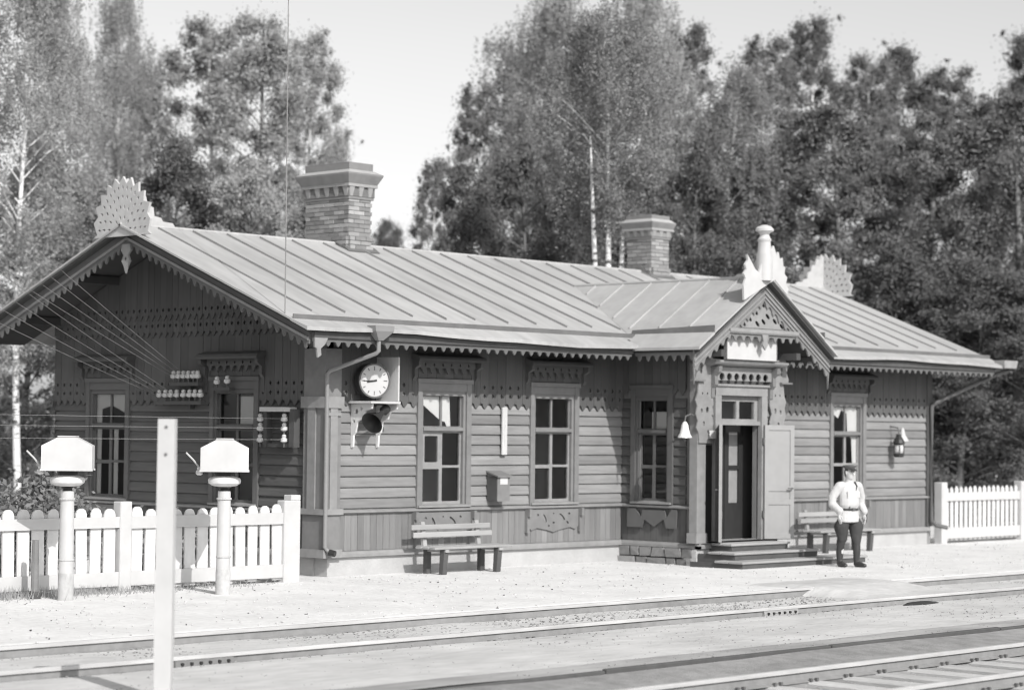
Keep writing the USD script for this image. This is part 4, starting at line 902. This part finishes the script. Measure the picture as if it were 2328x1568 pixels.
# ------------------------------------------------------------------ telegraph wires
pole = thing('telegraph_pole', 'wooden telegraph pole carrying the wires to the station gable', 'telegraph pole', (-9.5, 0.4, 0))
obj('shaft', tube([(0, 0, -.2), (0, 0, 7.5)], [.13, .09], 10), 'sleeper', pole)
for z in (6.4, 7.1): obj('crossarm', bx(-.05, .05, -.9, .9, z - .05, z + .05), 'sleeper', pole)
def wire(a, b, label, sagg=.10, r=.0034, grp='telegraph wires to the gable'):
    a, b = np.array(a, float), np.array(b, float); t = np.linspace(0, 1, 25)[:, None]
    p = a + (b - a) * t; p[:, 2] -= (4 * sagg * t * (1 - t))[:, 0]
    obj('telegraph_wire', tube(p, r, 5), 'rust', label=label, cat='wire', group=grp)
ends = top_pins + low_pins[:2]
ORD = ('leftmost', 'second from the left', 'third from the left', 'fourth from the left')
for k, e in enumerate(ends[:4]): wire((-9.5, .4 + .9 - .5 * k, 6.75 + .24 * k), e, 'pale telegraph wire slanting to the upper gable insulators, ' + ORD[k] + ' of four')
for k, e in enumerate(low_pins[:4]): wire((-9.5, .4 + .9 - .5 * k, 5.5 + .28 * k), e, 'pale telegraph wire slanting to the lower gable insulators, ' + ORD[k] + ' of four', grp='telegraph wires to the lower insulators')
for k, z in enumerate((2.45, 2.30, 2.12)): wire((-15, 1.28, z + .05), (-.24, .71, z), ('topmost', 'middle', 'lowest')[k] + ' of three level wires running left from the insulator frame at the corner', 0.02, .0032, grp='level wires to the corner frame')
rod = obj('aerial_rod', tube([(-1.30, -.50, 4.03), (-1.31, -.49, 7.5), (-1.30, -.46, 11.5)], [.010, .008, .006], 6), 'rust', label='thin upright metal rod rising from the eave at the left gable', cat='rod')

# ------------------------------------------------------------------ the man
pn = thing('person', 'person in a white belted tunic, dark breeches, boots and peaked cap on the platform', 'person', (8.97, -3.60, 0), math.radians(-104))
def chain(segs, h=.022, it=10):
    """segs: lists of (point, radius) hulled in sequence, fused and smoothed into one skin; the figure faces +x"""
    ms = []
    for s_ in segs:
        sp_ = [manifold3d.Manifold.sphere(r, 20).translate(tuple(map(float, p))) if np.ndim(r) == 0 else manifold3d.Manifold.sphere(1.0, 20).scale(tuple(map(float, r))).translate(tuple(map(float, p))) for p, r in s_]
        ms += [manifold3d.Manifold.batch_hull([a, b]) for a, b in zip(sp_[:-1], sp_[1:])] if len(sp_) > 1 else sp_
    m = manifold3d.Manifold.batch_boolean(ms, manifold3d.OpType.Add).refine_to_length(h)
    v, f = mani(m); t = trimesh.Trimesh(v, f); trimesh.smoothing.filter_taubin(t, iterations=it)
    return np.array(t.vertices), np.array(t.faces)
def folds(m, amp, fr=9.0, seed=4):
    v, f = m; n_ = meshkit.arrays((v, f), True)[2]; q = meshkit.fbm(np.asarray(v) * [fr, fr, fr * .55] + seed, 3, seed) - .5
    return v + n_ * (amp * 2 * q)[:, None], f
def hand(w, s_, parent_segs):
    """palm, four fingers and a thumb hanging from wrist w; s_ is the side"""
    w = np.array(w, float); segs = [[(w, .026), (w + [.008, 0, -.05], .030), (w + [.012, 0, -.085], .030)]]
    for k, (dx, L) in enumerate(((.030, .075), (.012, .085), (-.006, .080), (-.023, .062))):
        b = w + [dx, 0, -.09]; segs.append([(b, .0105), (b + [.006, -s_ * .006, -L * .5], .0095), (b + [.004, -s_ * .022, -L], .008)])
    segs.append([(w + [.030, 0, -.03], .012), (w + [.052, -s_ * .01, -.062], .011), (w + [.055, -s_ * .018, -.092], .009)])
    return segs
body = []
hd_c = np.array([.02, 0, 1.63])
body += [[(hd_c, (.092, .074, .098)), (hd_c + [.012, 0, -.07], (.07, .058, .06))], [((-.01, 0, 1.42), .058), ((.005, 0, 1.54), .055)]]
body += [[(hd_c + [.085, 0, .012], .012), (hd_c + [.108, 0, -.022], .014)], [(hd_c + [.07, 0, -.062], (.022, .026, .008))]]
for s_ in (1, -1): body += [[(hd_c + [-.005, s_ * .077, .015], (.014, .008, .026)), (hd_c + [-.002, s_ * .074, -.015], (.012, .008, .02))]]
body += [[((0, 0, .98), (.10, .15, .08)), ((0, 0, 1.20), (.10, .155, .08)), ((0, 0, 1.38), (.085, .17, .06))]]
arms = {1: [((0, .215, 1.40), .058), ((-.05, .32, 1.15), .044), ((.05, .31, .91), .031)], -1: [((0, -.215, 1.40), .058), ((-.06, -.33, 1.15), .044), ((.09, -.29, .93), .031)]}
for s_ in (1, -1): body += [arms[s_]]; body += hand(arms[s_][-1][0], s_, None)
for s_, fx in ((1, .09), (-1, -.10)): body += [[((0, s_ * .085, .95), .085), ((fx * .6 + .015, s_ * .10, .50), .055), ((fx, s_ * .11, .10), .04)]]
obj('body', chain(body, .016, 8), 'skin', pn, smooth=True)
tun = [[((0, 0, .79), (.16, .225, .03)), ((0, 0, 1.00), (.128, .178, .04))], [((0, 0, 1.00), (.128, .178, .04)), ((.01, 0, 1.07), (.15, .205, .04)), ((.005, 0, 1.24), (.145, .205, .06)), ((0, 0, 1.38), (.105, .205, .06)), ((0, 0, 1.455), (.065, .08, .03))]]
for s_ in (1, -1): a = arms[s_]; tun += [[((0, s_ * .165, 1.405), .078), (a[0][0], .082), (np.array(a[1][0]) + [0, 0, .05], .078), (np.array(a[1][0]) + [0, 0, -.06], .070), (np.array(a[2][0]) + [0, 0, .05], .062), (np.array(a[2][0]) + [0, 0, .015], .045)]]
obj('tunic', folds(chain(tun, .014, 6), .016, 8), 'tunic', pn, smooth=True)
obj('collar', tube([(0, 0, 1.44), (.002, 0, 1.50)], .067, 14), 'tunic', pn)
obj('belt', (lambda m: (m[0] * [.136, .182, 1] + [0, 0, 1.0], m[1]))(lathe([(1.0, -.022), (1.02, 0), (1.0, .022)], 24)), 'leather', pn, smooth=40)
obj('buckle', bx(.132, .146, -.03, .03, .98, 1.025), 'iron', pn)
obj('strap', tube([(.125, -.10, 1.02), (.140, -.02, 1.2), (.10, .10, 1.40), (.02, .12, 1.475)], .013, 6), 'leather', pn)
for s_ in (1, -1): obj('pocket', bx(.118, .134, s_ * .09 - .05, s_ * .09 + .05, 1.20, 1.31), 'tunic', pn)
tr_ = [[((0, 0, .86), (.115, .17, .06)), ((0, 0, .94), (.11, .16, .05))]]
for s_, fx in ((1, .09), (-1, -.10)): tr_ += [[((0, s_ * .09, .86), .105), ((fx * .3, s_ * .135, .70), .128), ((fx * .6 + .02, s_ * .115, .50), .088), ((fx, s_ * .11, .40), .066)]]
obj('breeches', folds(chain(tr_, .016, 8), .018, 8, 6), 'cloth_dark', pn, smooth=True)
for s_, fx in ((1, .09), (-1, -.10)):
    obj('boot', chain([[((fx * .7 + .01, s_ * .11, .44), .074), ((fx, s_ * .11, .28), .066), ((fx, s_ * .11, .10), .054)], [((fx, s_ * .11, .06), (.06, .048, .06)), ((fx + .10, s_ * .125, .045), (.055, .048, .042)), ((fx + .17, s_ * .135, .035), (.045, .042, .034))]], .018, 6), 'leather', pn, smooth=True)
hr = chain([[(hd_c + [-.02, 0, .03], (.085, .078, .075)), (hd_c + [-.045, 0, -.03], (.052, .068, .06))]], .016, 5); obj('hair', hr, 'cloth_dark', pn, smooth=True)
cp_ = chain([[(hd_c + [.0, 0, .075], (.100, .084, .022)), (hd_c + [-.005, 0, .118], (.128, .115, .022))]], .016, 6); cap = obj('cap', cp_, 'iron', pn, smooth=True)
obj('peak', hullpts([(hd_c + [.075, y, .062 + .0]) for y in (-.07, .07)] + [hd_c + [.150, y, .032] for y in (-.045, .045)] + [hd_c + [.075, y, .075] for y in (-.07, .07)] + [hd_c + [.152, y, .04] for y in (-.045, .045)]), 'leather', cap)
for s_ in (1, -1): obj('eye', move(lathe([(.001, -.009), (.011, 0), (.001, .009)], 8), hd_c + [.084, s_ * .031, .022]), 'black', pn)

# ------------------------------------------------------------------ trees
def foliage(cent, rad, n, size, seed, droop=0.0, flat=.7):
    """leaf-sized rhombs spread in clumps round the given centres"""
    g = np.random.default_rng(seed); k = len(cent)
    pr_ = np.asarray(rad) ** 2.2; which = g.choice(k, n, p=pr_ / pr_.sum()); c = np.asarray(cent)[which]; r = np.asarray(rad)[which][:, None]
    d = g.normal(size=(n, 3)); d /= np.linalg.norm(d, axis=1, keepdims=True) + 1e-9
    q = np.abs(g.normal(0, .62, (n, 1))) * g.uniform(.5, 1.15, (n, 1))
    p = c + d * q * r * [1, 1, flat]
    if 0 < droop <= 1: p[:, 2] -= droop * r[:, 0] * g.uniform(0, 1, n) ** 2
    if droop > 1:
        k_ = 15; sc_ = np.asarray(cent)[:, None] + g.normal(size=(k, k_, 3)) * (np.asarray(rad) * .62)[:, None, None] * [1, 1, .7]
        L_ = g.uniform(.3, 1.0, (k, k_)); w_ = g.integers(0, k_, n); ln = L_[which, w_]
        p = sc_[which, w_] + g.normal(size=(n, 3)) * [.045, .045, .03]; p[:, 2] -= ln * g.uniform(0, 1, n); p[:, :2] += g.normal(size=(n, 2)) * .02
    nrm = g.normal(size=(n, 3)) + d * .8 + [0, 0, .5]; nrm /= np.linalg.norm(nrm, axis=1, keepdims=True)
    a = np.cross(nrm, g.normal(size=(n, 3))); a /= np.linalg.norm(a, axis=1, keepdims=True) + 1e-9; b = np.cross(nrm, a)
    s = size * g.uniform(.6, 1.4, (n, 1))
    v = np.stack([p - a * s, p - b * s * .55, p + a * s, p + b * s * .55], 1).reshape(-1, 3)
    i = np.arange(n)[:, None] * 4
    f = np.concatenate([i + [[0, 1, 2]], i + [[0, 2, 3]]], 0)
    return v, f
def tree_parts(kind, seed):
    """(trunk mesh, crown mesh, height, width)"""
    g = random.Random(seed); wood = MB(); cent, rad = [], []
    P = {'birch': (14, 3.2, .30, 66, 52000, .036, 1.3), 'stems': (12, 3.4, .60, 46, 36000, .036, 1.3), 'aspen': (14, 3.6, .22, 76, 74000, .041, .5), 'lime': (14, 3.6, .16, 80, 78000, .043, .3), 'linden': (10, 4.8, .08, 58, 90000, .046, .25), 'bush': (9, 3.4, .05, 56, 74000, .040, .4)}[kind]
    h, w, bare, nl, n, ls, dr = P
    lean = (g.uniform(-.5, .5), g.uniform(-.5, .5)) if kind != 'stems' else (.12, -.1)
    ax = lambda t: np.array([lean[0] * t * t + (.18 if kind != 'stems' else .05) * math.sin(t * 5 + seed), lean[1] * t * t + (.18 if kind != 'stems' else .05) * math.cos(t * 4 + seed), h * t])
    r0 = {'birch': .11, 'stems': .125, 'aspen': .14, 'lime': .18, 'linden': .22, 'bush': .10}[kind]
    ts = np.linspace(0, .97, 14)
    wood.add(*tube([ax(t) for t in ts], [r0 * (1 - .93 * t) for t in ts], 7))
    if kind == 'stems':
        for q in (-1, 1): wood.add(*tube([ax(0) + [q * .15, q * -.15, 0], ax(.3) + [q * .32, q * -.34, 0], ax(.5) + [q * .40, q * -.42, 0], ax(.75) + [q * .48, q * -.55, 0]], [r0 * .85, r0 * .65, r0 * .5, .02], 6))
    def prof(t):
        if kind in ('birch', 'stems'): return .25 + .85 * math.sin(math.pi * min(1, (t - bare) / (1 - bare)) ** .8) ** .8 * (1 - .35 * t)
        if kind == 'linden': return .35 + .75 * math.sin(math.pi * min(1, max(0, (t - bare) / (1 - bare))) ** .7)
        return .25 + .8 * math.sin(math.pi * min(1, max(0, (t - bare) / (1 - bare))) ** .75) ** .8
    for k in range(nl):
        t = bare + (1 - bare) * ((k + g.random()) / nl) ** .92
        az = k * 2.4 + g.uniform(-.6, .6); R_ = w / 2 * prof(t) * g.uniform(.45, 1.1)
        rise = {'birch': .5, 'stems': .6, 'aspen': .45, 'lime': .3, 'linden': .15, 'bush': .35}[kind] * R_
        a = ax(max(0.02, t - .05)); b = ax(t) + [R_ * math.cos(az), R_ * math.sin(az), rise - .3]
        b[2] = min(b[2], h * .99)
        mid = (a + b) / 2 + [g.uniform(-.12, .12), g.uniform(-.12, .12), .12]
        if R_ > .35: wood.add(*tube([a, mid, b], [.012 + .022 * (1 - t), .012 + .012 * (1 - t), .006], 4, False))
        cent += [b, (mid + b) / 2 + [g.uniform(-.2, .2), g.uniform(-.2, .2), g.uniform(-.1, .25)]]
        cs = {'birch': .46, 'stems': .50, 'aspen': .52, 'lime': .58, 'linden': .54, 'bush': .52}[kind]
        rad += [cs * g.uniform(.55, 1.2), cs * g.uniform(.5, 1.0)]
        for q in range(g.choice((0, 1, 2))):
            e = b + np.array([g.uniform(-.55, .55), g.uniform(-.55, .55), g.uniform(-.6, .35)]); cent.append(e); rad.append(cs * g.uniform(.25, .55)); wood.add(*tube([b, e], [.006, .003], 3, False))
    return wood.get(), foliage(cent, rad, n, ls, seed * 7 + 1, dr), h, w
VAR = {}
for kind, seeds in (('birch', (1, 4, 6)), ('stems', (2,)), ('aspen', (2, 5)), ('lime', (3, 8)), ('linden', (9, 12)), ('bush', (10, 13))):
    VAR[kind] = [tree_parts(kind, s) for s in seeds]
NAMES = {'birch': ('birch_tree', 'birch'), 'stems': ('birch_tree', 'birch'), 'aspen': ('aspen_tree', 'tree'), 'lime': ('lime_tree', 'tree'), 'linden': ('broadleaf_tree', 'tree'), 'bush': ('young_tree', 'tree')}
LEAF = {'birch': 'leaf_pale', 'stems': 'leaf', 'aspen': 'leaf', 'lime': 'leaf', 'linden': 'leaf_dark', 'bush': 'leaf_dark'}
protos = {}
def plant(kind, variant, pale, x, y, h, w, rz, label):
    mat = 'leaf_pale' if pale else LEAF[kind]  # pale swaps in the lighter leaf, painting haze over left trees
    key = (kind, variant, mat); T = VAR[kind][variant]
    sc = (w / T[3], w / T[3], h / T[2])
    if key not in protos:
        p = thing(NAMES[kind][0], label, NAMES[kind][1], (x, y, -.05), rz, 'trees behind the station', sc)
        obj('trunk', T[0], 'birch' if kind in ('birch', 'stems', 'aspen') else 'bark', p, smooth=True)
        obj('crown', T[1], mat, p)
        protos[key] = p
    else: dup(protos[key], (x, y, -.05), rz, label, 'trees behind the station', sc)
TREES = [
#TREES0#
    ('birch', 5.38, 16.28, 13.93, 2.89, 1, 'tall pale birch at the left edge, its white trunk showing beside the gable'),
    ('birch', 13.05, 25.66, 15.11, 2.56, 1, 'tall thin birch second from the left edge, reaching out of the frame'),
    ('birch', 16.47, 27.87, 15.55, 2.45, 1, 'thin spire-topped birch above and left of the gable crest'),
    ('birch', 19.78, 30.19, 14.33, 3.18, 1, 'lower pale birch just right of the spire-topped one'),
    ('bush', 11.16, 21.82, 8.95, 3.59, 1, 'round bushy tree low at the left behind the thin birches'),
    ('aspen', 18.29, 25.93, 14.46, 4.36, 1, 'broad rounded tree midway between the gable crest and the big chimney'),
    ('lime', 15.68, 19.96, 13.56, 3.59, 1, 'dense flat-topped tree left of and above the big chimney'),
    ('aspen', 19.15, 22.12, 13.81, 2.77, 1, 'slim tree directly above the big chimney'),
    ('birch', 23.61, 26.14, 11.94, 1.73, 1, 'sparse small birch whose twigs end the left group beside the open sky'),
    ('bush', 10.28, 16.93, 9.27, 3.68, 0, 'dark rounded tree right of the gable crest'),
    ('bush', 7.91, 19.44, 9.24, 3.68, 1, 'low bushy tree behind the left slope of the gable roof'),
    ('bush', 11.48, 15.66, 8.75, 3.12, 1, 'bushy tree rising over the roof left of the big chimney'),
    ('bush', 6.80, 14.78, 7.74, 2.68, 1, 'low tree right behind the gable crest'),
    ('bush', 13.75, 16.17, 8.44, 2.43, 1, 'low tree hidden behind the big chimney'),
    ('bush', 38.62, 39.39, 10.83, 2.79, 0, 'small distant tree in the gap right of the big chimney'),
    ('bush', 27.78, 29.01, 8.81, 1.70, 0, 'lowest tree top between the big chimney and the gap'),
    ('aspen', 20.20, 18.08, 9.88, 1.66, 0, 'small slim tree starting the middle group beside the open sky'),
    ('aspen', 23.86, 20.04, 12.63, 2.59, 0, 'tree second from the left of the middle group'),
    ('birch', 27.48, 22.04, 15.02, 3.61, 1, 'pale birch on the left shoulder of the middle group'),
    ('birch', 25.33, 18.48, 15.63, 3.54, 1, 'tall pale birch left of the triple trunked one'),
    ('lime', 27.64, 18.96, 14.96, 3.79, 0, 'dense rounded tree behind the triple trunked birch'),
    ('stems', 14.38, 6.76, 11.87, 3.41, 0, 'birch with clearly visible white trunks behind the small chimney'),
    ('birch', 24.31, 13.74, 15.29, 3.33, 0, 'tallest birch of the middle group, above the small chimney'),
    ('aspen', 29.70, 16.77, 14.85, 3.23, 0, 'rounded tree ending the middle group on the right'),
    ('bush', 16.55, 13.21, 9.05, 2.66, 0, 'dark bushy tree low on the left of the middle group'),
    ('bush', 18.92, 13.62, 9.89, 3.59, 0, 'dark bushy tree in the shaded heart of the middle group'),
    ('bush', 16.87, 9.95, 8.62, 2.90, 0, 'dark low tree behind the ridge left of the small chimney'),
    ('bush', 19.65, 9.93, 9.10, 3.24, 0, 'dark low tree just behind the small chimney'),
    ('birch', 24.18, 10.96, 12.49, 3.34, 0, 'birch with a thin leaning white trunk behind the porch finial'),
    ('aspen', 32.97, 16.23, 14.83, 3.61, 0, 'rounded tree above the porch gable'),
    ('aspen', 37.28, 17.49, 16.30, 3.67, 0, 'tallest tree of the right group, loose crowned against the sky'),
    ('aspen', 40.11, 17.42, 15.32, 3.92, 0, 'tree right of the loose crowned tall one'),
    ('aspen', 42.99, 17.28, 15.92, 3.70, 0, 'rounded tree top third from the right edge'),
    ('lime', 42.47, 14.92, 15.13, 4.08, 0, 'dense tree top second from the right edge'),
    ('aspen', 45.41, 14.72, 16.27, 4.51, 0, 'tree top at the right edge of the picture'),
    ('bush', 22.13, 10.22, 9.94, 3.11, 0, 'dark low tree left of the porch finial'),
    ('bush', 24.99, 10.10, 10.22, 3.72, 0, 'dark low tree right behind the porch finial'),
    ('linden', 26.21, 8.81, 11.20, 5.45, 0, 'big dark broadleaf above the right ridge crest'),
    ('linden', 27.91, 7.01, 10.99, 5.45, 0, 'big dark broadleaf over the right end of the roof'),
    ('linden', 29.53, 5.30, 11.49, 5.45, 0, 'big dark broadleaf at the right edge'),
    ('bush', 25.50, 6.65, 7.32, 3.59, 0, 'dark young tree behind the right roof slope'),
    ('bush', 26.04, 4.62, 6.80, 3.77, 0, 'dark young tree behind the right corner of the station'),
    ('bush', 27.04, 3.56, 6.59, 3.53, 0, 'dark young tree behind the right fence at the edge'),
    ('linden', 34.11, 9.19, 9.09, 5.72, 0, 'shaded broadleaf deeper in the wood above the right fence'),
    ('birch', 29.87, 7.85, 5.94, 2.05, 0, 'small birch with a pale trunk above the right fence, nearest the station'),
    ('birch', 30.00, 6.26, 6.51, 2.14, 0, 'small birch with a pale trunk above the right fence, toward the edge'),
#TREES1#
]
g = random.Random(5)
for i, (kind, x, y, h, w, pale, label) in enumerate(TREES):
    plant(kind, i % len(VAR[kind]), pale, x, y, h, w, g.uniform(0, 6.28), label)
# far wood behind, one dark mass
cent, rad = [], []
g = np.random.default_rng(3)
for k in range(260):
    s = g.uniform(-1, 1); d = g.uniform(70, 92)
    a = yaw + s * .30
    z = abs(g.normal(0, 1)) * 1.3 + .6
    cent.append([CAM[0] + math.cos(a) * d, CAM[1] + math.sin(a) * d, min(z, 4.5)]); rad.append(g.uniform(.9, 1.9))
obj('far_wood', foliage(cent, rad, 42000, .15, 99), 'leaf_dark', kind='stuff', label='dark undergrowth of the wood filling the ground behind the trees', cat='wood')
# shrub behind the left fence, weeds along its foot
def shrub(label, loc, w, h, mat, n, seed):
    t = thing('shrub', label, 'shrub', loc)
    gg = np.random.default_rng(seed)
    c = np.c_[gg.normal(0, w * .25, 40), gg.normal(0, w * .2, 40), np.abs(gg.uniform(.15, .85, 40)) * h]; c[:, 2] *= 1 - .35 * np.abs(c[:, 0]) / w
    wood = MB()
    for p in c[:14]: wood.add(*tube([(p[0] * .2, p[1] * .2, 0), p * [.6, .6, .6], p], [.02, .012, .005], 4, False))
    obj('stems', wood.get(), 'bark', t); obj('leaves', foliage(c, np.full(40, .32), n, .05, seed, 0, .9), mat, t)
shrub('pale leafy shrub behind the picket fence at the left edge', (-4.6, 1.7, 0), 2.2, 1.75, 'leaf_pale', 9000, 21)
shrub('darker leafy shrub behind the picket fence, closer to the gable', (-2.3, 1.3, 0), 1.3, 1.0, 'grass', 5000, 22)
gg = np.random.default_rng(8); n = 5200
x = gg.uniform(-13, -1.6, n); y = -.66 - np.abs(gg.normal(0, .30, n)) + .1; keep = gg.random(n) < np.clip((-x - 1.2) / 5, .08, 1) ; x, y = x[keep], y[keep]; n = len(x)
h = gg.uniform(.03, .12, n) * (1 + np.clip((-x - 4) / 4, 0, 1.2)); a = gg.uniform(0, 6.28, n); l = gg.normal(0, .05, (n, 2))
v = np.stack([np.c_[x - .008 * np.cos(a), y - .008 * np.sin(a), np.full(n, -.01)], np.c_[x + .008 * np.cos(a), y + .008 * np.sin(a), np.full(n, -.01)], np.c_[x + l[:, 0], y + l[:, 1], h]], 1).reshape(-1, 3)
obj('grass', (v, np.arange(n * 3).reshape(-1, 3)), 'grass', kind='stuff', label='grass and weeds along the foot of the left picket fence', cat='grass')
def pebbles(name, n, x0, x1, y0, y1, z, mat, label, seed, smin=.008, smax=.03):
    q = np.random.default_rng(seed); t = trimesh.creation.icosahedron(); tv, tf = np.array(t.vertices), np.array(t.faces)
    s_ = q.uniform(smin, smax, (n, 1, 1)) * q.uniform(.6, 1.3, (n, 1, 3)); c_ = np.c_[q.uniform(x0, x1, n), q.uniform(y0, y1, n), np.full(n, z)]
    v_ = tv[None] * s_ * [1, 1, .6] * (1 + .25 * q.normal(size=(n, 12, 1))) + c_[:, None]
    obj(name, (v_.reshape(-1, 3), (tf[None] + np.arange(n)[:, None, None] * 12).reshape(-1, 3)), mat, kind='stuff', label=label, cat=name)
pebbles('pebbles', 1600, -14, 19, -6.1, -.2, .004, 'gravel', 'small pale stones scattered over the sandy platform', 1, .006, .02)
pebbles('cinders', 200, -14, 18, -6.1, -.6, .004, 'soil', 'small dark cinders scattered over the sandy platform', 2, .005, .017)
pebbles('track_stones', 4000, -14, 14, -8.05, -6.3, -.114, 'ballast', 'grey stones lying between the rails of the platform-side track', 3, .006, .02)
pebbles('path_stones', 1800, -14, 8, -11.2, -8.2, -.085, 'ballast', 'grey stones on the path between the two tracks', 4, .005, .015)
pebbles('ballast_stones', 11000, -11, 8, -15.5, -12.45, -.325, 'ballast', 'ballast stones round the sleepers of the second track', 5, .015, .045)
